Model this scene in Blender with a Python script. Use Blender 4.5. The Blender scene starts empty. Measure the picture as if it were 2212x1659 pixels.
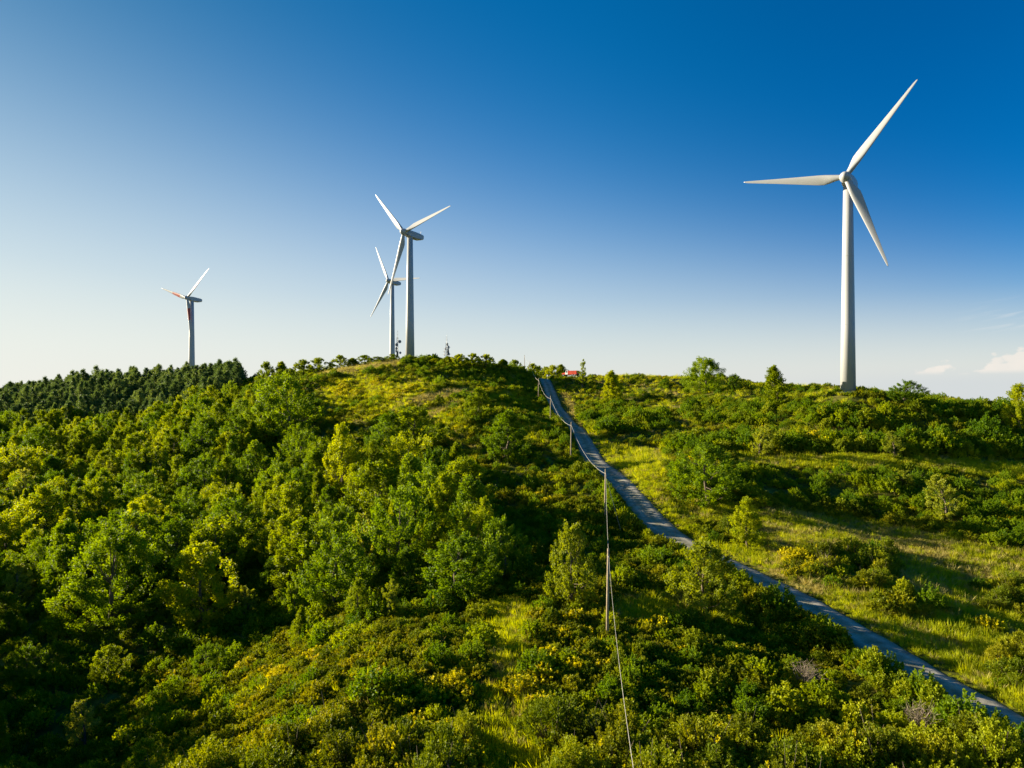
import bpy, math, random
import numpy as np
from mathutils import Vector, Matrix

R = math.radians
scene = bpy.context.scene
C = scene.collection
rng = np.random.default_rng(7)
random.seed(7)

# ------------------------------------------------------------------ camera, sky, sun, exposure
# the photograph at 2212 px wide: focal length F px, vanishing point of the level view (CX, CY)
F, CX, CY = 1475.0, 1106.0, 865.0
CAMZ = 24.0
cam = bpy.data.cameras.new("camera")
cam.sensor_width = 36.0
cam.lens = 36.0 * F / 2212.0
cam.shift_y = (CY - 829.5) / 2212.0
cam.clip_end = 60000.0
cam_o = bpy.data.objects.new("camera", cam)
C.objects.link(cam_o)
cam_o.location = (0, 0, CAMZ)
cam_o.rotation_euler = (R(90), 0, 0)
scene.camera = cam_o

SUN_AZ, SUN_EL = -70.0, 15.5          # azimuth from +Y (the view), clockwise
world = bpy.data.worlds.new("World")
scene.world = world
world.use_nodes = True


def build_world():
    nt = world.node_tree
    nt.nodes.clear()
    N, L = nt.nodes.new, nt.links.new
    out = N("ShaderNodeOutputWorld")
    bg = N("ShaderNodeBackground")
    sky = N("ShaderNodeTexSky")
    sky.sky_type = 'NISHITA'
    sky.sun_disc = False
    sky.sun_elevation = R(SUN_EL)
    sky.sun_rotation = R(SUN_AZ)
    sky.altitude = 600
    sky.air_density = 1.0
    sky.dust_density = 0.3
    sky.ozone_density = 3.0
    hs = N("ShaderNodeHueSaturation")
    hs.inputs['Saturation'].default_value = 1.75
    hs.inputs['Value'].default_value = 0.88
    L(sky.outputs[0], hs.inputs['Color'])
    # far clouds low over the sea, as a function of direction only
    geo = N("ShaderNodeTexCoord")
    sep = N("ShaderNodeSeparateXYZ")
    L(geo.outputs['Generated'], sep.inputs[0])

    def M(op, a, b=None, c=None):
        m = N("ShaderNodeMath")
        m.operation = op
        for i, v in enumerate((a, b, c)):
            if v is None:
                continue
            if isinstance(v, (int, float)):
                m.inputs[i].default_value = v
            else:
                L(v, m.inputs[i])
        return m.outputs[0]

    def smooth(x, lo, hi, a=0.0, b=1.0):
        m = N("ShaderNodeMapRange")
        m.interpolation_type = 'SMOOTHSTEP'
        L(x, m.inputs[0])
        for i, v in enumerate((lo, hi, a, b)):
            m.inputs[i + 1].default_value = v
        return m.outputs[0]
    az = M('ARCTAN2', sep.outputs[0], sep.outputs[1])
    el = sep.outputs[2]
    comb = N("ShaderNodeCombineXYZ")
    L(M('MULTIPLY', az, 42.0), comb.inputs[0])
    L(M('MULTIPLY', el, 75.0), comb.inputs[1])
    noise = N("ShaderNodeTexNoise")
    noise.inputs['Scale'].default_value = 1.0
    noise.inputs['Detail'].default_value = 7.0
    noise.inputs['Roughness'].default_value = 0.55
    L(comb.outputs[0], noise.inputs['Vector'])
    n = noise.outputs[0]
    vor = N("ShaderNodeTexVoronoi")
    vor.feature = 'SMOOTH_F1'
    vor.inputs['Scale'].default_value = 1.6
    vor.inputs['Smoothness'].default_value = 0.35
    warp = N("ShaderNodeVectorMath")
    warp.operation = 'MULTIPLY_ADD'
    L(noise.outputs[1], warp.inputs[0])
    warp.inputs[1].default_value = (0.35, 0.35, 0.0)
    L(comb.outputs[0], warp.inputs[2])
    L(warp.outputs[0], vor.inputs['Vector'])
    puff = M('SUBTRACT', 0.55, vor.outputs['Distance'])
    # flat-based heaps whose tops rise towards the right
    base = 0.0335
    hgt = M('ADD', M('MULTIPLY', smooth(az, 0.57, 0.66), 0.020), 0.003)
    gaps = M('MULTIPLY', M('SINE', M('SUBTRACT', M('MULTIPLY', az, 80.0), 42.67)), 0.0085)
    edge = M('SUBTRACT', M('ADD', M('ADD', M('ADD', base, hgt), gaps), M('ADD', M('MULTIPLY', puff, 0.022), M('MULTIPLY', M('SUBTRACT', n, 0.5), 0.045))), el)
    cum = M('MULTIPLY', smooth(edge, 0.0, 0.008), M('MULTIPLY', smooth(az, 0.515, 0.545), smooth(el, base - 0.003, base + 0.004)))
    # grey haze bank below the cumulus
    bank = M('MULTIPLY', smooth(az, 0.2, 0.6), smooth(el, 0.048, 0.018))
    # thin streaks above
    comb2 = N("ShaderNodeCombineXYZ")
    L(M('MULTIPLY', az, 9.0), comb2.inputs[0])
    L(M('MULTIPLY', M('SUBTRACT', el, M('MULTIPLY', az, 0.16)), 110.0), comb2.inputs[1])
    n2 = N("ShaderNodeTexNoise")
    n2.inputs['Scale'].default_value = 1.0
    n2.inputs['Detail'].default_value = 4.0
    L(comb2.outputs[0], n2.inputs['Vector'])
    strk = M('MULTIPLY', smooth(n2.outputs[0], 0.54, 0.70), M('MULTIPLY', smooth(az, 0.56, 0.66), M('MULTIPLY', smooth(el, 0.075, 0.09), smooth(el, 0.125, 0.105))))

    def mix(f, a, col):
        m = N("ShaderNodeMix")
        m.data_type = 'RGBA'
        L(f, m.inputs[0])
        L(a, m.inputs[6])
        m.inputs[7].default_value = col
        return m.outputs[2]
    # milky air towards the horizon, thicker on the sun's side
    off = M('ABSOLUTE', M('WRAP', M('SUBTRACT', az, R(SUN_AZ)), math.pi, -math.pi))
    sg = M('MAXIMUM', M('MINIMUM', M('SUBTRACT', 0.385, M('MULTIPLY', off, 0.143)), 0.33), 0.075)
    q = M('DIVIDE', el, sg)
    haze = M('MULTIPLY', M('EXPONENT', M('MULTIPLY', M('MULTIPLY', q, q), -1.0)), M('MULTIPLY', smooth(el, -0.12, 0.0), 0.97))
    hz = N("ShaderNodeMix")
    hz.data_type = 'RGBA'
    L(smooth(az, -0.75, 0.2), hz.inputs[0])
    hz.inputs[6].default_value = (5.6, 5.6, 5.3, 1)
    hz.inputs[7].default_value = (5.0, 5.05, 4.85, 1)
    mh = N("ShaderNodeMix")
    mh.data_type = 'RGBA'
    L(haze, mh.inputs[0])
    tint = N("ShaderNodeMix")
    tint.data_type = 'RGBA'
    L(smooth(az, -0.75, 0.15), tint.inputs[0])
    tint.inputs[6].default_value = (0.86, 0.93, 0.76, 1)
    tint.inputs[7].default_value = (0.90, 1.12, 1.14, 1)
    tm = N("ShaderNodeMix")
    tm.data_type = 'RGBA'
    tm.blend_type = 'MULTIPLY'
    tm.inputs[0].default_value = 1.0
    L(hs.outputs[0], tm.inputs[6])
    tint2 = N("ShaderNodeMix")
    tint2.data_type = 'RGBA'
    L(smooth(az, 0.05, 0.6), tint2.inputs[0])
    L(tint.outputs[2], tint2.inputs[6])
    tint2.inputs[7].default_value = (0.85, 0.88, 1.04, 1)
    L(tint2.outputs[2], tm.inputs[7])
    L(tm.outputs[2], mh.inputs[6])
    L(hz.outputs[2], mh.inputs[7])
    c = mh.outputs[2]
    c = mix(M('MULTIPLY', bank, 0.75), c, (4.15, 4.45, 4.6, 1))
    c = mix(M('MULTIPLY', cum, M('ADD', 0.5, M('MULTIPLY', n, 0.7))), c, (5.8, 5.45, 5.0, 1))
    c = mix(M('MULTIPLY', strk, 0.45), c, (5.4, 5.4, 5.3, 1))
    L(c, bg.inputs['Color'])
    bg.inputs['Strength'].default_value = 0.0515
    L(bg.outputs[0], out.inputs[0])


build_world()
sun = bpy.data.lights.new("sun", 'SUN')
sun.energy = 5.0
sun.angle = R(0.5)
sun.color = (1.0, 0.87, 0.64)
sun_o = bpy.data.objects.new("sun", sun)
C.objects.link(sun_o)
sd = Vector((math.sin(R(SUN_AZ)) * math.cos(R(SUN_EL)), math.cos(R(SUN_AZ)) * math.cos(R(SUN_EL)), math.sin(R(SUN_EL))))
sun_o.rotation_euler = sd.to_track_quat('Z', 'Y').to_euler()
sun_o.location = sd * 500

scene.view_settings.view_transform = 'Standard'
scene.view_settings.look = 'None'
scene.view_settings.gamma = 1.0
scene.view_settings.exposure = 1.58
scene.render.engine = 'CYCLES'
cy = scene.cycles
cy.max_bounces = 8
cy.diffuse_bounces = 4
cy.glossy_bounces = 2
cy.transmission_bounces = 5
cy.transparent_max_bounces = 6
cy.use_denoising = True
cy.caustics_reflective = False
cy.caustics_refractive = False

# ------------------------------------------------------------------ helpers


def tag(o, label=None, cat=None, group=None, kind=None):
    if label:
        o['label'] = label
    if cat:
        o['category'] = cat
    if group:
        o['group'] = group
    if kind:
        o['kind'] = kind
    return o


def mesh_from(name, verts, faces, mats, mi=None, smooth=False):
    me = bpy.data.meshes.new(name)
    me.from_pydata(verts if isinstance(verts, list) else verts.tolist(), [], faces if isinstance(faces, list) else faces.tolist())
    for m in mats:
        me.materials.append(m)
    if mi is not None:
        me.polygons.foreach_set('material_index', np.asarray(mi, dtype=np.int32))
    if smooth:
        me.polygons.foreach_set('use_smooth', np.ones(len(me.polygons), dtype=bool))
    me.update()
    return me


def obj(name, me, parent=None, loc=(0, 0, 0), rot=(0, 0, 0)):
    o = bpy.data.objects.new(name, me)
    C.objects.link(o)
    o.location = loc
    o.rotation_euler = rot
    if parent:
        o.parent = parent
    return o


class MB:
    """collects shapes, then becomes one mesh"""

    def __init__(self):
        self.v, self.f, self.m, self.s = [], [], [], []

    def add(self, vs, fs, mi=0):
        b = len(self.v)
        self.v += [tuple(p) for p in vs]
        self.f += [tuple(i + b for i in f) for f in fs]
        self.m += [mi] * len(fs)

    def box(self, lo, hi, mi=0, mat=None):
        x0, y0, z0 = lo
        x1, y1, z1 = hi
        vs = [Vector(p) for p in ((x0, y0, z0), (x1, y0, z0), (x1, y1, z0), (x0, y1, z0), (x0, y0, z1), (x1, y0, z1), (x1, y1, z1), (x0, y1, z1))]
        if mat:
            vs = [mat @ p for p in vs]
        self.add(vs, [(0, 3, 2, 1), (4, 5, 6, 7), (0, 1, 5, 4), (1, 2, 6, 5), (2, 3, 7, 6), (3, 0, 4, 7)], mi)

    def tube(self, pts, rad, n=8, mi=0, cap=True):
        pts = [Vector(p) for p in pts]
        vs, fs = [], []
        prev = None
        for i, p in enumerate(pts):
            t = (pts[min(i + 1, len(pts) - 1)] - pts[max(i - 1, 0)]).normalized()
            a = prev if prev is not None else (Vector((1, 0, 0)) if abs(t.x) < .9 else Vector((0, 1, 0)))
            a = (a - t * a.dot(t)).normalized()
            prev = a
            b = t.cross(a)
            r = rad[i] if isinstance(rad, (list, tuple)) else rad
            vs += [p + (a * math.cos(k * 2 * math.pi / n) + b * math.sin(k * 2 * math.pi / n)) * r for k in range(n)]
        for i in range(len(pts) - 1):
            for k in range(n):
                fs.append((i * n + k, i * n + (k + 1) % n, (i + 1) * n + (k + 1) % n, (i + 1) * n + k))
        if cap:
            fs.append(tuple(range(n - 1, -1, -1)))
            fs.append(tuple((len(pts) - 1) * n + k for k in range(n)))
        self.add(vs, fs, mi)

    def loft(self, rings, mi=0, cap=True):
        n = len(rings[0])
        vs = [p for r in rings for p in r]
        fs = []
        for i in range(len(rings) - 1):
            for k in range(n):
                fs.append((i * n + k, i * n + (k + 1) % n, (i + 1) * n + (k + 1) % n, (i + 1) * n + k))
        if cap:
            fs.append(tuple(range(n - 1, -1, -1)))
            fs.append(tuple((len(rings) - 1) * n + k for k in range(n)))
        self.add(vs, fs, mi)

    def mesh(self, name, mats, smooth=False):
        return mesh_from(name, self.v, self.f, mats, self.m, smooth)


# ------------------------------------------------------------------ materials


def new_mat(name):
    m = bpy.data.materials.new(name)
    m.use_nodes = True
    nt = m.node_tree
    nt.nodes.clear()
    out = nt.nodes.new("ShaderNodeOutputMaterial")
    return m, nt, out


def ramp_node(nt, fac, stops):
    r = nt.nodes.new("ShaderNodeValToRGB")
    e = r.color_ramp.elements
    while len(e) > 1:
        e.remove(e[0])
    e[0].position, e[0].color = stops[0][0], (*stops[0][1], 1)
    for p, c in stops[1:]:
        k = e.new(p)
        k.color = (*c, 1)
    nt.links.new(fac, r.inputs[0])
    return r.outputs[0]


def noise_node(nt, scale, detail=4, coord='Object', rough=.55):
    tc = nt.nodes.new("ShaderNodeTexCoord")
    n = nt.nodes.new("ShaderNodeTexNoise")
    n.inputs['Scale'].default_value = scale
    n.inputs['Detail'].default_value = detail
    n.inputs['Roughness'].default_value = rough
    nt.links.new(tc.outputs[coord], n.inputs['Vector'])
    return n.outputs[0]


def leaf_mat(name, c_dark, c_mid, c_light, trans=0.5, scale=0.9):
    """leaves: a mix of colours over the plant, a shift per plant, light passing through the blades"""
    m, nt, out = new_mat(name)
    N, L = nt.nodes.new, nt.links.new
    oi = N("ShaderNodeObjectInfo")
    n = noise_node(nt, scale, 3)
    add = N("ShaderNodeMath")
    add.operation = 'MULTIPLY_ADD'
    L(oi.outputs['Random'], add.inputs[0])
    add.inputs[1].default_value = 0.42
    L(n, add.inputs[2])
    sub = N("ShaderNodeMath")
    sub.operation = 'SUBTRACT'
    L(add.outputs[0], sub.inputs[0])
    sub.inputs[1].default_value = 0.21
    col = ramp_node(nt, sub.outputs[0], [(0.22, c_dark), (0.5, c_mid), (0.8, c_light)])
    d = N("ShaderNodeBsdfPrincipled")
    d.inputs['Roughness'].default_value = 0.55
    d.inputs['Specular IOR Level'].default_value = 0.12
    t = N("ShaderNodeBsdfTranslucent")
    L(col, d.inputs['Base Color'])
    hs = N("ShaderNodeHueSaturation")
    hs.inputs['Hue'].default_value = 0.485
    hs.inputs['Saturation'].default_value = 1.15
    hs.inputs['Value'].default_value = 1.25
    L(col, hs.inputs['Color'])
    L(hs.outputs[0], t.inputs['Color'])
    mx = N("ShaderNodeMixShader")
    mx.inputs[0].default_value = trans
    L(d.outputs[0], mx.inputs[1])
    L(t.outputs[0], mx.inputs[2])
    L(mx.outputs[0], out.inputs[0])
    return m


def plain_mat(name, col, rough=.6, var=.12, scale=3.0, metal=0.0, spec=.4):
    m, nt, out = new_mat(name)
    p = nt.nodes.new("ShaderNodeBsdfPrincipled")
    p.inputs['Roughness'].default_value = rough
    p.inputs['Metallic'].default_value = metal
    p.inputs['Specular IOR Level'].default_value = spec
    n = noise_node(nt, scale, 5)
    lo = tuple(c * (1 - var) for c in col)
    hi = tuple(min(1, c * (1 + var)) for c in col)
    nt.links.new(ramp_node(nt, n, [(0.3, lo), (0.7, hi)]), p.inputs['Base Color'])
    nt.links.new(p.outputs[0], out.inputs[0])
    return m


MAT = {
    'leaf_mid': leaf_mat("leaf_mid_green", (.120, .185, .004), (.230, .300, .006), (.390, .430, .010)),
    'leaf_dark': leaf_mat("leaf_deep_green", (.066, .140, .006), (.135, .225, .008), (.240, .335, .010)),
    'leaf_pale': leaf_mat("leaf_pale_green", (.190, .240, .014), (.290, .330, .030), (.420, .440, .080)),
    'pine': leaf_mat("pine_needles", (.080, .135, .040), (.140, .210, .055), (.225, .290, .068), .35),
    'juniper': leaf_mat("juniper_foliage", (.088, .135, .004), (.195, .245, .006), (.360, .385, .010), .3, 1.2),
    'scrub': leaf_mat("scrub_foliage", (.095, .128, .005), (.225, .245, .008), (.400, .375, .014), .35, 1.0),
    'flower': leaf_mat("broom_blossom", (.52, .46, .004), (.70, .63, .006), (.80, .74, .012), .3, 1.5),
    'grass': leaf_mat("grass_blades", (.20, .26, .006), (.36, .41, .012), (.54, .52, .045), .55, .8),
    'dry': leaf_mat("dry_grass_blades", (.26, .23, .050), (.40, .35, .095), (.55, .47, .17), .35, .8),
    'bark': plain_mat("bark", (.13, .10, .065), .9, .4, 6),
    'dead': plain_mat("dead_wood", (.20, .16, .115), .9, .3, 6),
    'pole': plain_mat("weathered_pole_wood", (.33, .26, .17), .85, .3, 4),
    'cable': plain_mat("cable_sheath", (.50, .47, .40), .5, .1, 2),
    'paint': plain_mat("light_grey_turbine_paint", (.425, .432, .436), .38, .035, .25),
    'seam': plain_mat("tower_seam_grey", (.42, .43, .43), .5, .1, 1),
    'steel': plain_mat("galvanised_steel", (.30, .31, .32), .45, .2, 4, .6),
    'darkplastic': plain_mat("dark_antenna_plastic", (.05, .05, .06), .5, .2, 4),
    'dish': plain_mat("dish_grey", (.20, .20, .22), .5, .15, 2),
    'red': plain_mat("red_truck_paint", (.66, .065, .02), .4, .12, 1),
    'white': plain_mat("white_truck_paint", (.75, .75, .74), .4, .06, 1),
    'tyre': plain_mat("black_rubber", (.02, .02, .02), .8, .2, 4),
    'glass': plain_mat("dark_cab_glass", (.02, .03, .04), .1, .1, 1),
}


def blade_banded():
    m, nt, out = new_mat("white_and_red_blade_paint")
    N, L = nt.nodes.new, nt.links.new
    tc = N("ShaderNodeTexCoord")
    sep = N("ShaderNodeSeparateXYZ")
    L(tc.outputs['Object'], sep.inputs[0])
    mr = N("ShaderNodeMath")
    mr.operation = 'DIVIDE'
    L(sep.outputs[2], mr.inputs[0])
    mr.inputs[1].default_value = 24.0
    col = ramp_node(nt, mr.outputs[0], [(0.0, (.425, .432, .436)), (.27, (.45, .05, .03)), (.57, (.425, .432, .436))])
    r = nt.nodes[-1] if False else [x for x in nt.nodes if x.type == 'VALTORGB'][0]
    r.color_ramp.interpolation = 'CONSTANT'
    p = N("ShaderNodeBsdfPrincipled")
    p.inputs['Roughness'].default_value = .4
    L(col, p.inputs['Base Color'])
    L(p.outputs[0], out.inputs[0])
    return m


MAT['banded'] = blade_banded()

# ------------------------------------------------------------------ terrain from surveyed points
# (photo column, photo row, metres ahead, height of the growth standing there)
SURVEY = [
    # along the road
    (1170, 827, 260, 0), (1198, 873, 215, 0), (1235, 921, 178, 0), (1286, 997, 138, 0), (1417, 1130, 100, 0), (1625, 1243, 80, 0), (1915, 1406, 60, 0), (2250, 1602, 45, 0),
    # right hand hill
    (1833, 845, 161, 0), (1390, 818, 235, 0), (1300, 814, 245, 0), (1490, 823, 225, 0), (1600, 843, 185, 2.2), (1720, 845, 175, 2.0), (2000, 846, 165, 2.6), (2150, 868, 160, 2.6), (2300, 895, 155, 2),
    (1900, 1000, 125, 0), (1900, 1125, 103, 0), (1900, 925, 140, 1), (1900, 880, 152, 1), (1500, 1000, 126, 0), (1400, 985, 138, 0), (1450, 1080, 107, 0), (1640, 1100, 104, 0), (1650, 1005, 126, 0),
    (2212, 1200, 89, 0), (2212, 1275, 80, 0), (2212, 1010, 125, 0), (2000, 1300, 72, 0), (2212, 1450, 57, 0), (1700, 1180, 92, 0), (1500, 880, 178, 1.5), (1400, 900, 170, 1.5), (1700, 900, 155, 1.5), (2212, 930, 145, 1),
    # hilltop left of the road
    (888, 783, 254, 0), (950, 783, 256, 0), (1050, 790, 252, 1.5), (1120, 795, 255, 1.5), (700, 808, 236, 0), (780, 795, 242, 0), (860, 783, 250, 0), (900, 850, 190, .5), (960, 850, 195, .3), (1100, 900, 165, 1), (800, 850, 200, 1.5),
    (1150, 1000, 130, 1.5), (1050, 1000, 127, 3), (1200, 1100, 102, 2), (1240, 1180, 86, 2), (1150, 1180, 84, 3),
    # slope and valley on the left
    (800, 1000, 130, 7), (700, 900, 175, 6), (600, 850, 190, 7), (400, 900, 210, 7), (500, 1000, 150, 8), (300, 1000, 160, 8), (100, 950, 190, 8), (0, 1100, 120, 8), (300, 1200, 90, 8), (600, 1150, 95, 8), (900, 1150, 86, 5.5),
    (700, 1350, 60, 3.5), (1080, 1330, 67, 0), (1050, 1659, 41, 0), (750, 1500, 47, 2), (1450, 1350, 57, 2.6), (1500, 1600, 43, 2), (1900, 1550, 46, 2),
    # pine hill
    (200, 808, 330, 8), (0, 840, 340, 8), (500, 790, 300, 8), (0, 905, 250, 8), (300, 880, 262, 8), (520, 810, 272, 7), (350, 801, 330, 8), (640, 794, 262, 5),
]
pts, zs = [], []
for px, py, y, h in SURVEY:
    pts.append(((px - CX) / F * y, y))
    zs.append((CY - py) / F * y - h + CAMZ)
for x, y, z in [(-192, 400, 9.7), (-70, 390, 6.5), (-40, 330, 12), (20, 320, 7), (60, 330, 4), (120, 240, -2), (160, 200, -8), (170, 120, -18), (120, 60, -24), (100, 20, -26),
                (-33, 52, -30), (-25, 40, -27), (-42, 64, -33.5), (-62, 60, -31), (-40, 15, -29), (0, 20, -23.2), (34, 25, -23.2), (34, 0, -23.4), (0, -30, -25), (-110, 60, -36), (-150, 110, -37), (-200, 170, -32), (-230, 210, -26),
                (-400, 300, -25), (-330, 500, -12), (-150, 520, -4), (0, 560, -14), (180, 460, -22), (320, 320, -45), (320, 100, -60), (220, -20, -50), (-320, 80, -60), (-200, -120, -55), (0, -160, -42), (160, -160, -55), (-420, 420, -30), (-300, 360, -8)]:
    pts.append((x, y))
    zs.append(z + CAMZ)
P = np.array(pts) / 100.0
Z = np.array(zs)


def tps_u(r2):
    return np.where(r2 > 1e-12, r2 * np.log(np.maximum(r2, 1e-12)), 0.0)


n_ = len(P)
A = np.zeros((n_ + 3, n_ + 3))
A[:n_, :n_] = tps_u(((P[:, None] - P[None]) ** 2).sum(2)) + np.eye(n_) * 0.004
A[:n_, n_] = 1
A[:n_, n_ + 1:] = P
A[n_, :n_] = 1
A[n_ + 1:, :n_] = P.T
W = np.linalg.solve(A, np.concatenate([Z, np.zeros(3)]))


def hill(x, y):
    x = np.atleast_1d(np.asarray(x, float))
    y = np.atleast_1d(np.asarray(y, float))
    xf, yf = x.ravel(), y.ravel()
    out = np.empty(len(xf))
    for s in range(0, len(xf), 40000):
        q = np.stack([np.clip(xf[s:s + 40000], -700, 700), np.clip(yf[s:s + 40000], -500, 900)], 1) / 100.0
        u = tps_u(((q[:, None] - P[None]) ** 2).sum(2))
        out[s:s + 40000] = u @ W[:n_] + W[n_] + q @ W[n_ + 1:]
    d = np.hypot(xf + 20, yf - 180)
    t = np.clip((d - 400) / 900, 0, 1)
    t = t * t * (3 - 2 * t)
    return (out * (1 - t) + (CAMZ - 150) * t - np.clip((d - 2000) / 20000, 0, 1) * 60).reshape(x.shape)


road_ctrl = np.array([(37, -60), (36, -20), (34.5, 10), (35.2, 30), (34.9, 45), (32.9, 60), (28.15, 80), (21.1, 100), (16.85, 138), (15.6, 178), (13.4, 215), (11.3, 252), (12.5, 275), (20, 300), (34, 325), (55, 350)], float)


def catmull(c, per=14):
    out = []
    for i in range(len(c) - 1):
        p0, p1, p2, p3 = c[max(i - 1, 0)], c[i], c[i + 1], c[min(i + 2, len(c) - 1)]
        for k in range(per):
            t = k / per
            out.append(.5 * ((2 * p1) + (-p0 + p2) * t + (2 * p0 - 5 * p1 + 4 * p2 - p3) * t * t + (-p0 + 3 * p1 - 3 * p2 + p3) * t ** 3))
    out.append(c[-1])
    return np.array(out)


ROAD = catmull(road_ctrl)


def road_dist(x, y):
    q = np.stack([np.ravel(x), np.ravel(y)], 1)
    out = np.full(len(q), 1e9)
    near = (q[:, 0] > -20) & (q[:, 0] < 90) & (q[:, 1] > -80) & (q[:, 1] < 380)
    qq = q[near]
    res = np.empty(len(qq))
    for s in range(0, len(qq), 20000):
        res[s:s + 20000] = np.sqrt(((qq[s:s + 20000, None] - ROAD[None]) ** 2).sum(2).min(1))
    out[near] = res
    return out.reshape(np.shape(x))


_ph = rng.uniform(0, 6.28, (14, 2))
_kd = rng.normal(size=(14, 2))
_kd /= np.linalg.norm(_kd, axis=1)[:, None]
_kl = np.linspace(5, 42, 14)


def bumps(x, y):
    z = np.zeros(np.shape(x))
    for k in range(14):
        z = z + np.sin((x * _kd[k, 0] + y * _kd[k, 1]) * 6.283 / _kl[k] + _ph[k, 0]) * _kl[k] * 0.0052
    return z


def ground_z(x, y):
    x = np.asarray(x, float)
    y = np.asarray(y, float)
    rd = road_dist(x, y)
    w = np.clip((rd - 2.0) / 4.0, 0, 1)
    far = np.clip(1 - (np.hypot(x + 20, y - 180) - 400) / 200, 0, 1)
    return hill(x, y).reshape(np.shape(x)) + bumps(x, y) * w * far - 0.12 * (1 - np.clip((rd - 1.9) / .8, 0, 1))


def gz(x, y):
    return float(np.ravel(ground_z(np.array([x]), np.array([y])))[0])


def axis(lo, hi, step, far):
    core = np.arange(lo, hi + .1, step)
    out, d = [], step
    while sum(out) < far:
        d *= 1.25
        out.append(d)
    o = np.cumsum(out)
    return np.concatenate([lo - o[::-1], core, hi + o])


def build_ground():
    xs, ys = axis(-260, 180, 1.6, 26000), axis(-20, 400, 1.6, 26000)
    X, Y = np.meshgrid(xs, ys)
    Zg = ground_z(X, Y)
    v = np.stack([X.ravel(), Y.ravel(), Zg.ravel()], 1)
    nx, ny = len(xs), len(ys)
    i = (np.arange(ny - 1)[:, None] * nx + np.arange(nx - 1)[None]).ravel()
    f = np.stack([i, i + 1, i + 1 + nx, i + nx], 1)
    m, nt, out = new_mat("turf_and_soil")
    N, L = nt.nodes.new, nt.links.new
    p = N("ShaderNodeBsdfPrincipled")
    p.inputs['Roughness'].default_value = .95
    p.inputs['Specular IOR Level'].default_value = .1
    n1 = noise_node(nt, .12, 6)
    n2 = noise_node(nt, 1.6, 5)
    a = ramp_node(nt, n1, [(.3, (.060, .070, .010)), (.5, (.120, .130, .016)), (.7, (.20, .18, .040))])
    b = ramp_node(nt, n2, [(.3, (.45, .45, .45)), (.7, (1.25, 1.25, 1.25))])
    mx = N("ShaderNodeMix")
    mx.data_type = 'RGBA'
    mx.blend_type = 'MULTIPLY'
    mx.inputs[0].default_value = 1
    L(a, mx.inputs[6])
    L(b, mx.inputs[7])
    L(mx.outputs[2], p.inputs['Base Color'])
    L(p.outputs[0], out.inputs[0])
    o = obj("ground", mesh_from("ground", v, f, [m], None, True))
    tag(o, "grassy hillside ground under the scrub and the wood", "ground", None, 'structure')
    # sea beyond the lowland
    sm, nt, out = new_mat("sea_water")
    p = nt.nodes.new("ShaderNodeBsdfPrincipled")
    p.inputs['Base Color'].default_value = (.10, .16, .22, 1)
    p.inputs['Roughness'].default_value = .25
    nt.links.new(p.outputs[0], out.inputs[0])
    s = 45000
    o = obj("sea", mesh_from("sea", [(-s, 2500, CAMZ - 165), (s, 2500, CAMZ - 165), (s, s, CAMZ - 165), (-s, s, CAMZ - 165)], [(0, 1, 2, 3)], [sm]))
    tag(o, "hazy sea on the horizon beyond the hill", "sea", None, 'structure')


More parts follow.
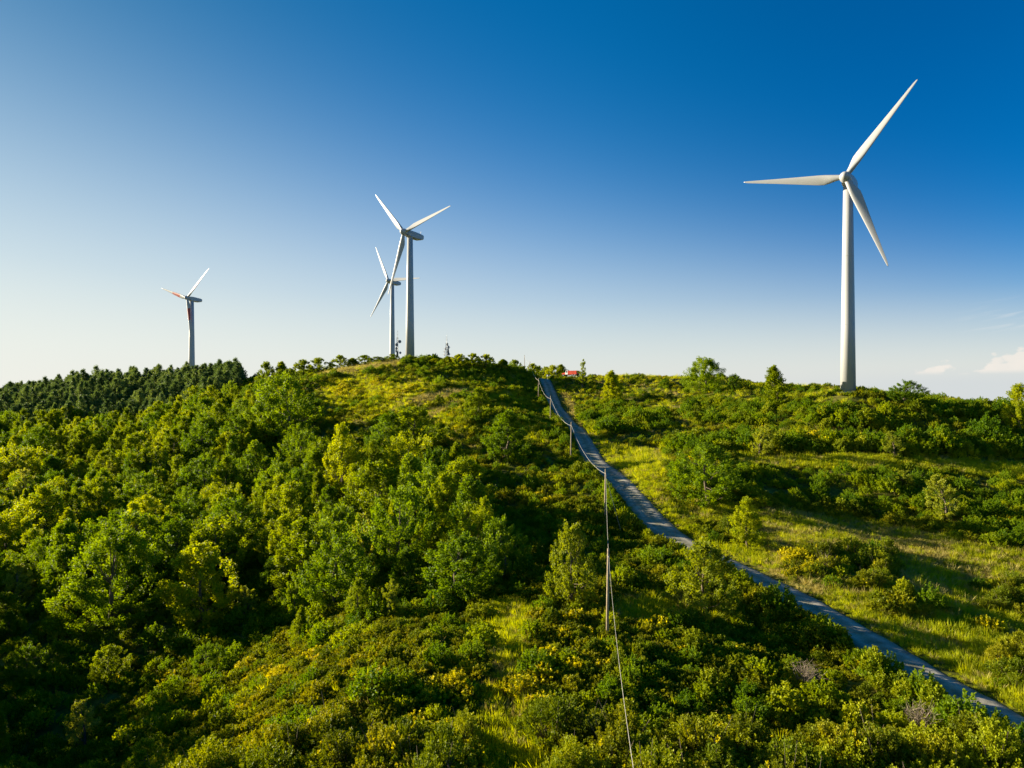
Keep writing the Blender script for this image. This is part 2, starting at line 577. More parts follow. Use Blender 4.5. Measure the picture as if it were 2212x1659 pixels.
def build_road():
    m, nt, out = new_mat("grey_gravel")
    N, L = nt.nodes.new, nt.links.new
    p = N("ShaderNodeBsdfPrincipled")
    p.inputs['Roughness'].default_value = .95
    p.inputs['Specular IOR Level'].default_value = .1
    n1 = noise_node(nt, 9.0, 8, rough=.7)
    n2 = noise_node(nt, .9, 7)
    a = ramp_node(nt, n1, [(.25, (.22, .205, .175)), (.5, (.37, .345, .295)), (.75, (.54, .51, .45))])
    b = ramp_node(nt, n2, [(.32, (.55, .56, .50)), (.5, (.9, .9, .88)), (.68, (1.2, 1.18, 1.12))])
    uv = N("ShaderNodeAttribute")
    uv.attribute_name = "across"
    # worn wheel tracks and a faint grassy middle
    w = ramp_node(nt, uv.outputs['Fac'], [(0.0, (.55, .58, .34)), (.10, (.82, .81, .76)), (.28, (1.12, 1.12, 1.12)), (.5, (.78, .80, .66)), (.72, (1.12, 1.12, 1.12)), (.90, (.82, .81, .76)), (1.0, (.55, .58, .34))])

    def mul(x, y):
        mx = N("ShaderNodeMix")
        mx.data_type = 'RGBA'
        mx.blend_type = 'MULTIPLY'
        mx.inputs[0].default_value = 1
        L(x, mx.inputs[6])
        L(y, mx.inputs[7])
        return mx.outputs[2]
    L(mul(mul(a, b), w), p.inputs['Base Color'])
    bp = N("ShaderNodeBump")
    bp.inputs['Strength'].default_value = .5
    bp.inputs['Distance'].default_value = .03
    L(n1, bp.inputs['Height'])
    L(bp.outputs[0], p.inputs['Normal'])
    L(p.outputs[0], out.inputs[0])
    c = ROAD
    t = np.gradient(c, axis=0)
    t /= np.linalg.norm(t, axis=1)[:, None]
    nrm = np.stack([t[:, 1], -t[:, 0]], 1)
    off = np.array([-2.3, -1.78, -1.0, 0, 1.0, 1.78, 2.3])
    dz = np.array([-.35, -.01, .03, .05, .03, -.01, -.35])
    v, f, ac = [], [], []
    wob = np.sin(np.arange(len(c)) * .7) * .10 + np.sin(np.arange(len(c)) * 1.9 + 1) * .08
    for k in range(len(off)):
        o2 = off[k] + (wob if k < 2 else (np.roll(wob, 5) if k > 4 else 0))
        q = c + nrm * np.reshape(o2, (-1, 1)) if np.ndim(o2) else c + nrm * o2
        z = hill(q[:, 0], q[:, 1]) + dz[k]
        v.append(np.stack([q[:, 0], q[:, 1], z], 1))
    n = len(c)
    V = np.concatenate(v)
    for k in range(len(off) - 1):
        for i in range(n - 1):
            f.append((k * n + i, (k + 1) * n + i, (k + 1) * n + i + 1, k * n + i + 1))
    me = mesh_from("gravel_road", V, f, [m], None, True)
    at = me.attributes.new("across", 'FLOAT', 'POINT')
    at.data.foreach_set('value', np.repeat(np.array([0, .08, .28, .5, .72, .92, 1.0]), n).astype(np.float32))
    tag(obj("road", me), "grey gravel track climbing the hill beside the power poles", "road", None, 'structure')


build_ground()
build_road()

# ray from the photograph's point onto the ground (used to survey where things stand)
_ys = np.arange(24, 420, .5)


def stand(px, py):
    u, v = (px - CX) / F, (CY - py) / F
    g = ground_z(u * _ys, _ys)
    below = np.nonzero(v * _ys + CAMZ <= g)[0]
    y = _ys[below[0]] if len(below) else 230.0
    return u * y, y


def project(x, y, z):
    return CX + F * x / y, CY - F * (z - CAMZ) / y


# ------------------------------------------------------------------ plants
def quads(pos, d, nrm, ln, wd):
    """leaf blades as kite-shaped faces"""
    s = np.cross(d, nrm)
    s /= np.maximum(np.linalg.norm(s, axis=1), 1e-6)[:, None]
    ln = ln[:, None]
    wd = wd[:, None]
    v = np.stack([pos - d * ln * .5, pos + s * wd * .5 + d * ln * .05, pos + d * ln * .5, pos - s * wd * .5 + d * ln * .05], 1)
    return v.reshape(-1, 3), np.arange(len(pos) * 4).reshape(-1, 4)


def unit(v):
    return v / np.maximum(np.linalg.norm(v, axis=-1, keepdims=True), 1e-6)


def clumps(g, cen, ax, rad, per, leaf, elong=1.5):
    """leaf sprays: per cluster an elongated puff of blades, denser at its rim"""
    n = len(cen)
    k = n * per
    c = np.repeat(cen, per, 0)
    a = np.repeat(ax, per, 0)
    r = np.repeat(rad, per)
    o = unit(g.normal(size=(k, 3))) * (g.uniform(0, 1, k) ** .45)[:, None]
    along = (o * a).sum(1, keepdims=True)
    o = o + a * along * (elong - 1)
    pos = c + o * r[:, None]
    d = unit(a * .7 + unit(o) * .6 + g.normal(size=(k, 3)) * .45)
    nr = unit(unit(o) * .75 + unit(c - c.mean(0) * np.array([1, 1, .75])) * .75 + np.array([0, 0, .25]) + g.normal(size=(k, 3)) * .30)
    ln = leaf * g.uniform(.7, 1.4, k)
    return quads(pos, d, nr, ln, ln * g.uniform(.55, .8, k))


PROFILE = {   # half-width of the crown (0..1) against height in the crown (0..1)
    'round': ([0, .15, .4, .65, .85, 1], [.62, .88, 1, .92, .62, .15]),
    'upright': ([0, .15, .4, .65, .85, 1], [.6, .95, 1, .75, .45, .08]),
    'cone': ([0, .12, .35, .6, .85, 1], [.7, 1, .8, .52, .25, .03]),
    'spread': ([0, .2, .5, .75, .9, 1], [.6, .82, 1, .92, .66, .3]),
    'bush': ([0, .12, .35, .6, .82, 1], [.92, 1, 1, .85, .6, .2]),
    'open': ([0, .15, .4, .65, .85, 1], [.5, .85, 1, .8, .55, .15]),
}


def make_tree(seed, H, Rr, form, nclus, per, leaf, mat, low=.03, lobes=6, gap=.3):
    g = np.random.default_rng(seed)
    # lobes give the outline its bays and bulges
    la, lz, ls = g.uniform(0, 6.28, lobes), g.uniform(.1, 1, lobes), g.uniform(.18, .42, lobes)
    zt = np.clip(g.beta(1.05, 1.1, nclus), 0, 1)
    th = g.uniform(0, 6.283, nclus)
    prof = np.interp(zt, *PROFILE[form])
    bulge = np.full(nclus, .74)
    for k in range(lobes):
        dth = np.abs((th - la[k] + np.pi) % (2 * np.pi) - np.pi)
        bulge = np.maximum(bulge, .74 + ls[k] * np.exp(-(dth / .55) ** 2 - ((zt - lz[k]) / .22) ** 2))
    rr = prof * bulge * Rr * (1 - gap * g.uniform(0, 1, nclus) ** 1.6)
    inner = g.uniform(0, 1, nclus) < .16
    rr = np.where(inner, rr * g.uniform(.1, .6, nclus), rr)
    z = H * (low + (1 - low) * zt) + g.normal(size=nclus) * H * .02
    lean = np.array([g.normal() * .05, g.normal() * .05])
    cen = np.stack([np.cos(th) * rr + lean[0] * z, np.sin(th) * rr + lean[1] * z, z], 1)
    out = np.stack([np.cos(th), np.sin(th), np.zeros(nclus)], 1)
    ax = unit(out * .55 + np.array([0, 0, 1.0]) * (.6 + .6 * zt)[:, None] + g.normal(size=(nclus, 3)) * .22)
    rad = g.uniform(.065, .125, nclus) * (H * .55 + Rr * .9) * .5
    v, f = clumps(g, cen, ax, rad, int(per * 1.25), leaf * .78, 1.95)
    crown = mesh_from("crown", v, f, [mat])
    t = MB()
    top = Vector((lean[0] * H * .8, lean[1] * H * .8, H * .8))
    bend = Vector((g.normal() * .03 * H, g.normal() * .03 * H, H * .4))
    tr = .018 * H + .03
    t.tube([(0, 0, -.6), (0, 0, .15), bend * .5, bend, (bend + top) * .5, top], [tr * 1.5, tr * 1.15, tr * .95, tr * .7, tr * .4, tr * .12], 7)
    for k in range(min(26, nclus)):
        i = int(g.integers(nclus))
        c = Vector(cen[i])
        s = bend * (g.uniform(.35, 1.0)) if c.z < H * .55 else bend.lerp(top, g.uniform(0, .7))
        if s.z > c.z - .1:
            s = bend * max(.12, (c.z / H))
        mid = s.lerp(c, .55) + Vector((0, 0, -.04 * H))
        t.tube([s, mid, c], [tr * .30, tr * .18, tr * .05], 4, cap=False)
    return crown, t.mesh("trunk", [MAT['bark']], True)


def make_pine(seed, H, Rr):
    g = np.random.default_rng(seed)
    n = 150
    zt = g.uniform(0, 1, n) ** .8
    th = g.uniform(0, 6.28, n)
    rr = Rr * np.interp(zt, [0, .25, .6, .85, 1], [.95, 1, .72, .4, .05]) * g.uniform(.45, 1.08, n)
    ph = g.uniform(0, 6.28, 3)
    rr = rr * (1 + .32 * np.sin(2 * th + ph[0] + 5 * zt) + .22 * np.sin(3 * th + ph[1] - 9 * zt))
    z = H * (.06 + .94 * zt) + g.normal(size=n) * .25
    cen = np.stack([np.cos(th) * rr, np.sin(th) * rr, z], 1)
    out = np.stack([np.cos(th), np.sin(th), np.zeros(n)], 1)
    ax = unit(out + np.array([0, 0, .35]) + g.normal(size=(n, 3)) * .2)
    v, f = clumps(g, cen, ax, g.uniform(.04, .075, n) * H, 30, .34, 1.7)
    mb = MB()
    mb.tube([(0, 0, -.5), (0, 0, H * .5), (0, 0, H * .97)], [.2, .13, .03], 6)
    nv = len(v)
    V = v.tolist() + mb.v
    Fc = f.tolist() + [tuple(i + nv for i in q) for q in mb.f]
    return mesh_from("pine_tree", V, Fc, [MAT['pine'], MAT['bark']], [0] * len(f) + [1] * len(mb.f))


def make_shrub(seed, H, Rr, shoots, per, leaf, mat, flower=0.0, spread=.8, dead=0):
    """many ascending leafy shoots fanning from a low base"""
    g = np.random.default_rng(seed)
    th = g.uniform(0, 6.283, shoots)
    q = np.sqrt(g.uniform(0, 1, shoots))
    la, ls = g.uniform(0, 6.28, 4), g.uniform(-.3, .25, 4)
    lob = 1 + sum(ls[k] * np.exp(-(((th - la[k] + np.pi) % 6.283 - np.pi) / .7) ** 2) for k in range(4))
    x, y = np.cos(th) * q * Rr * lob, np.sin(th) * q * Rr * lob
    top = H * (1 - .62 * q ** 2.2) * g.uniform(.72, 1.12, shoots)
    ln = np.minimum(top * .9, g.uniform(.35, .85, shoots) * (.35 + .28 * H))
    ax = unit(np.stack([x / Rr * spread, y / Rr * spread, np.full(shoots, 1.0)], 1) + g.normal(size=(shoots, 3)) * .2)
    tip = np.stack([x, y, top], 1)
    k = shoots * per
    t = g.uniform(0, 1, k)
    A2 = np.repeat(ax, per, 0)
    L2 = np.repeat(ln, per)
    wid = (.20 - .13 * t) * (.5 + .3 * H) * .8
    side = unit(g.normal(size=(k, 3)))
    side = unit(side - A2 * (side * A2).sum(1, keepdims=True))
    pos = np.repeat(tip, per, 0) - A2 * ((1 - t) * L2)[:, None] + side * (wid * g.uniform(.2, 1, k))[:, None]
    pos[:, 2] = np.maximum(pos[:, 2], .04)
    d = unit(A2 * .9 + side * .7 + g.normal(size=(k, 3)) * .3)
    nr = unit(side + A2 * .3 + g.normal(size=(k, 3)) * .5)
    l = leaf * g.uniform(.7, 1.4, k)
    v, f = quads(pos, d, nr, l, l * g.uniform(.5, .75, k))
    mi = np.zeros(k, int)
    if flower:
        fs = g.uniform(0, 1, shoots) < flower
        mi = ((np.repeat(fs, per)) & (t > .35) & (g.uniform(0, 1, k) < .85)).astype(int)
    fol = mesh_from("foliage", v, f, [mat, MAT['flower']], mi)
    mb = MB()
    for i in range(0, shoots, max(1, shoots // 22)):
        c = Vector(tip[i])
        mb.tube([(c.x * .15, c.y * .15, -.2), (c.x * .55, c.y * .55, c.z * .4), c - Vector(ax[i]) * ln[i] * .3], [.035, .025, .008], 4, cap=False)
    for i in range(dead):
        a = g.uniform(0, 6.28)
        e = Vector((math.cos(a) * Rr * .8, math.sin(a) * Rr * .8, H * g.uniform(.9, 1.2)))
        mb.tube([(0, 0, 0), e * .5, e], [.03, .02, .008], 4, cap=False)
    return fol, mb.mesh("stems", [MAT['bark']])


def make_dead(seed, H, Rr):
    g = np.random.default_rng(seed)
    mb = MB()
    for i in range(34):
        a = g.uniform(0, 6.28)
        q = g.uniform(.2, 1)
        e = Vector((math.cos(a) * Rr * q, math.sin(a) * Rr * q, H * g.uniform(.6, 1.05)))
        m = e * .5 + Vector((g.normal() * .15, g.normal() * .15, .1))
        mb.tube([(0, 0, -.1), m, e], [.035, .025, .008], 4, cap=False)
        for j in range(5):
            s = m.lerp(e, g.uniform(.1, .9))
            mb.tube([s, s + Vector((g.normal() * .35, g.normal() * .35, abs(g.normal()) * .35))], [.014, .005], 3, cap=False)
    return mb.mesh("dead_shrub", [MAT['dead']])


def make_tuft(seed, H, Rr, blades, mat, wid=.035):
    g = np.random.default_rng(seed)
    a = g.uniform(0, 6.28, blades)
    q = np.sqrt(g.uniform(0, 1, blades)) * Rr
    b = np.stack([np.cos(a) * q, np.sin(a) * q, np.zeros(blades)], 1)
    d = unit(np.stack([np.cos(a) * .35, np.sin(a) * .35, np.ones(blades)], 1) + g.normal(size=(blades, 3)) * np.array([.28, .28, .1]))
    h = H * g.uniform(.5, 1.15, blades)
    nr = unit(np.stack([np.cos(a + 1.3), np.sin(a + 1.3), np.zeros(blades)], 1) + g.normal(size=(blades, 3)) * .4)
    v, f = quads(b + d * (h * .5)[:, None], d, nr, h, np.full(blades, wid) * g.uniform(.6, 1.4, blades))
    return mesh_from("grass_tuft", v, f, [mat])


TREES = {
    'round': [make_tree(11, 8, 3.5, 'round', 165, 75, .25, MAT['leaf_mid']), make_tree(12, 8, 3.8, 'round', 175, 75, .25, MAT['leaf_dark'], lobes=8)],
    'upright': [make_tree(21, 8, 2.5, 'upright', 145, 75, .23, MAT['leaf_mid'], low=.02), make_tree(22, 8, 2.7, 'upright', 185, 75, .23, MAT['leaf_dark'], low=.02, lobes=8)],
    'spread': [make_tree(31, 7, 4.2, 'spread', 185, 75, .25, MAT['leaf_mid'], lobes=8), make_tree(32, 7, 4.0, 'spread', 180, 80, .24, MAT['leaf_dark'], lobes=9)],
    'cone': [make_tree(41, 8, 2.3, 'cone', 185, 75, .22, MAT['leaf_mid'], low=.02)],
    'open': [make_tree(51, 7, 2.7, 'open', 72, 70, .24, MAT['leaf_pale'], low=.03, gap=.5), make_tree(52, 7, 2.5, 'open', 64, 70, .23, MAT['leaf_pale'], low=.03, gap=.55, lobes=8)],
    'bush': [make_tree(55, 6, 3.0, 'bush', 150, 75, .23, MAT['leaf_mid'], low=.0, lobes=8), make_tree(56, 6, 3.0, 'bush', 150, 75, .22, MAT['leaf_pale'], low=.0, lobes=9, gap=.38), make_tree(57, 6, 3.0, 'bush', 210, 125, .145, MAT['leaf_dark'], low=.0, lobes=9)],
    'small': [make_tree(61, 8, 1.8, 'cone', 46, 70, .24, MAT['leaf_mid'], low=.02, gap=.5)],
}
TREE_SIZE = {'round': (8, 3.5), 'upright': (8, 2.5), 'spread': (7, 4.2), 'cone': (8, 2.3), 'open': (7, 2.7), 'small': (8, 1.8), 'bush': (6, 3.0)}
PINES = [make_pine(71, 9, 3.1), make_pine(72, 9.5, 2.7), make_pine(73, 8, 3.4), make_pine(74, 10, 2.4), make_pine(75, 7, 3.2), make_pine(76, 8.5, 2.9)]
JUN = [make_shrub(80 + k, H, r_, 170, 36, .098, MAT[m], fl, dead=dd) for k, (H, r_, m, fl, dd) in enumerate([(1.9, 1.6, 'juniper', 0, 0), (2.3, 1.4, 'juniper', 0, 2), (1.6, 1.8, 'juniper', .02, 0), (2.1, 1.7, 'scrub', .03, 3), (1.8, 1.5, 'scrub', 0, 0)])]
BROOM = [make_shrub(90 + k, H, r_, 140, 34, .098, MAT['scrub'], fl) for k, (H, r_, fl) in enumerate([(1.4, 1.1, .55), (1.3, 1.3, .85), (1.6, 1.0, .4)])]
DEADS = [make_dead(97, 2.0, 1.4), make_dead(98, 1.6, 1.2)]


def make_plant(name, meshes, part_names, x, y, s, rot, label, cat, group, sz=None):
    e = bpy.data.objects.new(name, None)
    e.empty_display_size = .3
    C.objects.link(e)
    e.location = (x, y, gz(x, y) - .05)
    e.rotation_euler = (0, 0, rot)
    e.scale = (s, s, sz or s)
    tag(e, label, cat, group)
    for n, me in zip(part_names, meshes):
        p = bpy.data.objects.new(n, me)
        C.objects.link(p)
        p.parent = e
    return e


# ---- where things grow, as outlines drawn on the hillside (seen from the photograph's spot)
def inside(poly, px, py):
    px, py = np.asarray(px), np.asarray(py)
    r = np.zeros(px.shape, bool)
    j = len(poly) - 1
    for i in range(len(poly)):
        xi, yi = poly[i]
        xj, yj = poly[j]
        c = ((yi > py) != (yj > py)) & (px < (xj - xi) * (py - yi) / (yj - yi + 1e-9) + xi)
        r ^= c
        j = i
    return r


GRASS = [
    [(1193, 842), (1225, 850), (1262, 935), (1290, 962), (1420, 972), (1440, 1010), (1455, 1080), (1640, 1098), (1900, 1130), (2212, 1195), (2500, 1250), (2500, 1750), (2330, 1640), (2212, 1560), (1950, 1410), (1700, 1280), (1480, 1165), (1380, 1090), (1310, 1010), (1250, 930), (1200, 860)],
    [(1590, 985), (1900, 985), (2212, 1003), (2400, 1010), (2400, 1045), (2212, 1038), (2000, 1018), (1600, 1012)],
    [(1040, 1300), (1130, 1300), (1150, 1340), (1140, 1430), (1110, 1480), (1160, 1560), (1230, 1750), (1000, 1750), (1035, 1560), (1060, 1440), (1055, 1380)],
    [(1310, 1290), (1500, 1285), (1620, 1320), (1560, 1352), (1320, 1345)],
]
DRY = [
    [(665, 812), (720, 796), (870, 778), (870, 790), (740, 810)],
    [(880, 862), (960, 845), (1020, 838), (1010, 850), (900, 880)],
    [(905, 892), (985, 866), (1010, 872), (930, 905)],
    [(1205, 850), (1228, 850), (1268, 935), (1262, 950), (1225, 890)],
]
WOOD = [(-600, 900), (0, 925), (300, 890), (440, 872), (540, 835), (630, 830), (680, 890), (715, 975), (865, 1000), (970, 1025), (1010, 1045), (970, 1070), (1010, 1140), (1100, 1240), (1085, 1300), (880, 1345), (640, 1420), (480, 1500), (350, 1640), (0, 1800), (-900, 1800)]
HILLTOP = [(690, 800), (1150, 796), (1190, 870), (1240, 960), (1000, 960), (860, 930), (700, 905)]
GORSE = [[(690, 830), (760, 815), (930, 840), (920, 880), (800, 868), (700, 862)], [(1290, 812), (1345, 812), (1340, 850), (1280, 850)], [(1400, 812), (1480, 812), (1480, 835), (1400, 830)], [(1690, 930), (1800, 935), (1800, 965), (1690, 960)],
         [(960, 1440), (1030, 1450), (1000, 1520), (900, 1520)], [(1090, 1470), (1180, 1470), (1190, 1530), (1110, 1530)], [(500, 1430), (640, 1430), (620, 1490), (510, 1490)], [(2080, 1310), (2190, 1310), (2190, 1400), (2080, 1360)], [(1680, 1165), (1760, 1165), (1760, 1245), (1700, 1250)]]
BANK = [(1450, 1020), (1600, 1018), (1900, 1032), (2212, 1050), (2500, 1060), (2500, 1235), (2212, 1185), (1900, 1106), (1640, 1078), (1460, 1080)]
THICKET = [[(1440, 962), (1600, 948), (2000, 952), (2400, 968), (2400, 994), (1900, 980), (1600, 980), (1440, 985)], [(1470, 885), (1560, 872), (1760, 880), (1980, 900), (1960, 935), (1700, 925), (1490, 915)], [(1232, 885), (1300, 868), (1430, 890), (1440, 930), (1330, 940), (1275, 935)], [(1960, 870), (2212, 890), (2400, 900), (2400, 925), (2100, 910), (1960, 895)]]
HEDGES = [[(1690, 1198), (1900, 1188), (1960, 1243), (1900, 1273), (1720, 1273)], [(1890, 1293), (2030, 1293), (2030, 1338), (1890, 1333)], [(2110, 1268), (2300, 1268), (2300, 1338), (2130, 1328)], [(1490, 1138), (1600, 1143), (1610, 1188), (1500, 1168)], [(2100, 1418), (2300, 1428), (2300, 1508), (2140, 1488)]]


def any_in(polys, px, py):
    r = np.zeros(np.shape(px), bool)
    for p in polys:
        r |= inside(p, px, py)
    return r


def scatter(x0, x1, y0, y1, step, seed):
    g = np.random.default_rng(seed)
    xs, ys = np.arange(x0, x1, step), np.arange(y0, y1, step)
    X, Y = np.meshgrid(xs, ys)
    X = X + (np.arange(len(ys)) % 2)[:, None] * step * .5
    X = (X + g.uniform(-.42, .42, X.shape) * step).ravel()
    Y = (Y + g.uniform(-.42, .42, Y.shape) * step).ravel()
    Zg = ground_z(X, Y)
    px, py = project(X, np.maximum(Y, 1), Zg)
    return X, Y, Zg, px, py, g


def patch_noise(x, y, k=0):
    return np.sin(x * .31 + 1.3 + k) * np.sin(y * .23 + x * .11 + 2 * k) + .6 * np.sin(x * .83 - y * .61 + k * 3) * np.sin(y * .47 + .5 + k)


def in_view(px, py, mx=260, up=120, dn=420):
    return (px > -mx) & (px < 2212 + mx) & (py > 700 - up) & (py < 1659 + dn)


# ------------------------------------------------------------------ trees one can point at
taken = []      # (x, y, radius) of trees already standing


def landmark(px, top, base, width, form, variant, label, group=None, name='broadleaf_tree', far=None):
    x, y = stand(px, base) if far is None else ((px - CX) / F * far, far)
    z = gz(x, y)
    v = (CY - top) / F * y + CAMZ
    H = max(1.5, v - z)
    h0, r0 = TREE_SIZE[form]
    sz = H / (h0 * 1.11)
    s = width / F * y / (2 * r0)
    taken.append((x, y, s * r0))
    return make_plant(name, TREES[form][variant % len(TREES[form])], ('crown', 'trunk'), x, y, s, random.uniform(0, 6.28), label, 'tree', group, sz)


landmark(625, 800, 945, 135, 'round', 1, "large round dark green tree standing high on the left slope beside the yellow gorse")
landmark(1030, 833, 910, 72, 'upright', 0, "bright upright bushy tree alone below the pale grass strips of the hilltop")
landmark(1090, 880, 995, 100, 'upright', 1, "tall pale-edged bushy tree to the left of the road, below the lone upright tree")
landmark(900, 872, 985, 150, 'round', 0, "broad round tree at the top edge of the wood under the pale grass strips")
landmark(980, 950, 1060, 85, 'cone', 0, "pointed tree rising from the scrub between the wood and the poles")
landmark(815, 985, 1160, 165, 'round', 0, "large bright green tree with a domed crown in the middle of the slope")
landmark(735, 905, 1085, 105, 'upright', 0, "tall sloping narrow tree left of the bright domed tree")
landmark(860, 1040, 1240, 185, 'spread', 1, "wide open-branched tree just in front of the bright domed tree")
landmark(992, 1146, 1300, 190, 'round', 1, "dense rounded tree with a smooth dome above the grassy corridor")
landmark(1235, 1120, 1305, 120, 'bush', 1, "pale leafy young tree left of the nearest power pole")
landmark(1525, 1158, 1330, 165, 'bush', 1, "pale yellowish tree between the nearest pole and the gravel road")
landmark(1530, 950, 1092, 160, 'round', 1, "large dark tree on the grass verge at the right of the road")
landmark(1615, 1068, 1190, 85, 'upright', 0, "small bright tree standing alone on the edge of the meadow")
landmark(1523, 766, 850, 100, 'bush', 2, "broad round tree on the skyline between the red truck and the big turbine")
landmark(1680, 785, 880, 78, 'cone', 0, "cone-shaped tree on the skyline just left of the big turbine")
landmark(1327, 797, 872, 66, 'cone', 0, "dark pointed tree right of the road below the red truck")
landmark(1258, 770, 815, 34, 'small', 0, "thin ragged little tree sticking up beside the red truck")
landmark(1640, 910, 990, 70, 'open', 0, "pale feathery tree in the scrub left of the yellow gorse patch")
landmark(1932, 925, 990, 66, 'open', 1, "pale young tree above the grass terrace on the right slope")
landmark(2045, 1018, 1128, 90, 'open', 0, "tall pale willow-like tree on the bank above the meadow")
landmark(1950, 1010, 1060, 80, 'open', 1, "pale low tree on the bank left of the tall pale willow-like tree")
landmark(2205, 822, 935, 80, 'round', 0, "tree cut off by the right edge of the photo on the skyline")
landmark(1955, 818, 872, 76, 'round', 1, "round dark bush-like tree on the skyline right of the big turbine")
landmark(1590, 805, 845, 38, 'round', 1, "small dark round tree on the skyline right of the broad round tree")
landmark(585, 1030, 1135, 90, 'round', 0, "round bright tree in the middle of the left wood, in front of a dark gap")
landmark(645, 1110, 1290, 150, 'upright', 0, "tall light tree left of the wide open-branched tree")
landmark(440, 1160, 1350, 190, 'round', 0, "bulky light-topped tree near the middle of the lower left wood")
landmark(240, 1130, 1350, 230, 'bush', 2, "largest dome of leaves in the lower left wood")
landmark(318, 1588, 1720, 115, 'round', 0, "sunlit young tree standing alone in the dark bottom left corner")
landmark(540, 905, 985, 60, 'cone', 0, "pointed light tree left of the large round dark green tree")
landmark(405, 885, 960, 60, 'cone', 0, "slim pointed tree just below the pine wood")
landmark(90, 1040, 1180, 110, 'upright', 0, "yellow-green upright tree at the left edge of the wood")
for k, (px, top, w) in enumerate([(575, 780, 56), (612, 778, 60), (655, 776, 66), (690, 770, 58), (735, 766, 54), (762, 772, 48), (787, 766, 54), (814, 769, 50), (848, 764, 44)]):
    landmark(px, top, 805, w, ('bush', 'cone', 'bush', 'round')[k % 4], 0, "small tree in the skyline row between the pine wood and the slim turbine", "small trees along the hilltop skyline", far=(252, 252, 250, 248, 248, 250, 252, 250, 252)[k])
for k, (px, top, w) in enumerate([(905, 772, 40), (940, 774, 46), (962, 768, 50), (992, 764, 62), (1022, 762, 56), (1050, 764, 58), (1085, 774, 56), (1112, 776, 50), (1150, 784, 44), (1194, 788, 54), (1217, 785, 50), (1163, 789, 40), (1180, 791, 44)]):
    landmark(px, top, 800, w, ('bush', 'bush', 'cone', 'bush')[k % 4], 0, "bushy small tree on the hilltop skyline between the white turbine and the red truck", "bushy trees on the hilltop", far=(246, 246, 244, 242, 242, 242, 246, 262, 285, 268, 256, 296, 292)[k])
for k, (x, y, H) in enumerate([(-40, 22, 16), (-43, 29, 17), (-47, 36, 18), (-51, 43, 18), (-55, 50, 19), (-60, 57, 19), (-65, 64, 19), (-70, 72, 18), (-76, 81, 18), (-58, 44, 19), (-68, 56, 19)]):  # unseen trees left of the view, added to cast shade into the gully
    taken.append((x, y, 4.5))
    make_plant('broadleaf_tree', TREES['round'][k % 2], ('crown', 'trunk'), x, y, 1.7, k * 1.1, "tall tree out of view beyond the left edge, added to shade the bottom left gully", 'tree', "unseen trees added to shade the gully", H / 8)

# ------------------------------------------------------------------ the wood on the left slope
WOOD_PLACE = [
    (lambda px, py: py > 1380, "in the shaded bottom left corner of the wood"),
    (lambda px, py: py < 985 and px < 480, "just below the dark pine wood"),
    (lambda px, py: py < 1000, "on the upper slope of the wood near the hilltop"),
    (lambda px, py: px > 760, "at the wood's edge facing the power poles"),
    (lambda px, py: px < 330, "at the far left side of the wood"),
    (lambda px, py: True, "in the middle of the crowded left wood"),
]
FORM_WORD = {'round': "round-crowned green tree", 'upright': "upright narrow green tree", 'spread': "flat-topped spreading tree", 'cone': "pointed light green tree", 'open': "thin pale-leaved tree"}
X, Y, Zg, px, py, g = scatter(-230, 20, 36, 262, 6.3, 31)
ok = inside(WOOD, px, py) & in_view(px, py, 330, 0, 200) & (Y > 34)
idx = np.nonzero(ok)[0]
idx = idx[np.argsort(Y[idx])]
n_wood = 0
far_wood = []
for i in idx:
    if any((X[i] - a) ** 2 + (Y[i] - b) ** 2 < (r * .70 + 1.1) ** 2 for a, b, r in taken):
        continue
    if py[i] > 1400 and g.uniform() < .6:
        continue
    if n_wood >= 232:
        far_wood.append((X[i], Y[i], Zg[i], g.uniform(7.0, 11.0) if (py[i] < 1000 and px[i] < 470) else g.uniform(4, 7.5)))
        taken.append((X[i], Y[i], 2.4))
        continue
    n_wood += 1
    form = g.choice(['round', 'upright', 'spread', 'cone', 'open'], p=[.38, .24, .2, .1, .08])
    h0, r0 = TREE_SIZE[form]
    H = g.uniform(8.0, 11.0) if (py[i] < 1000 and px[i] < 470) else g.uniform(5.0, 10.5) * (.5 if py[i] > 1330 else 1)
    s = H / h0 * g.uniform(.95, 1.3)
    k = int(g.integers(len(TREES[form])))
    where = next(t for f_, t in WOOD_PLACE if f_(px[i], py[i]))
    taken.append((X[i], Y[i], s * r0 * .8))
    make_plant('broadleaf_tree', TREES[form][k], ('crown', 'trunk'), X[i], Y[i], s, g.uniform(0, 6.28), FORM_WORD[form] + " " + where, 'tree', "broadleaf trees of the left wood", H / h0)
print("wood trees", n_wood, len(far_wood))

# ------------------------------------------------------------------ pines
PINEWOOD = [(-335, 232), (-187, 243), (-142, 256), (-120, 264), (-114, 286), (-124, 318), (-146, 350), (-335, 372)]
X, Y, Zg, px, py, g = scatter(-335, -90, 225, 375, 3.9, 41)
ok = inside(PINEWOOD, X, Y) & (px > -60)
idx = np.nonzero(ok)[0]
idx = idx[np.argsort(Y[idx])]
rest = idx[285:]
X_P, Y_P, Z_P = X, Y, Zg
idx = idx[:285]
for i in idx:
    o = obj('pine_tree', PINES[int(g.integers(6))], None, (X[i], Y[i], Zg[i] - .1), (g.normal() * .03, g.normal() * .03, g.uniform(0, 6.28)))
    s = g.uniform(.5, 1.05)
    o.scale = (s * g.uniform(.85, 1.2), s, s * g.uniform(.75, 1.4))
    where = "in front rank of the dark pine wood on the far left hill" if py[i] > 880 else ("deep in the dark pine wood left of the red-banded turbine" if px[i] < 405 else "in the dark pine wood right of the red-banded turbine")
    tag(o, "dull green pine " + where, 'tree', "pine trees of the far left wood")
print("pines", len(idx), len(rest))

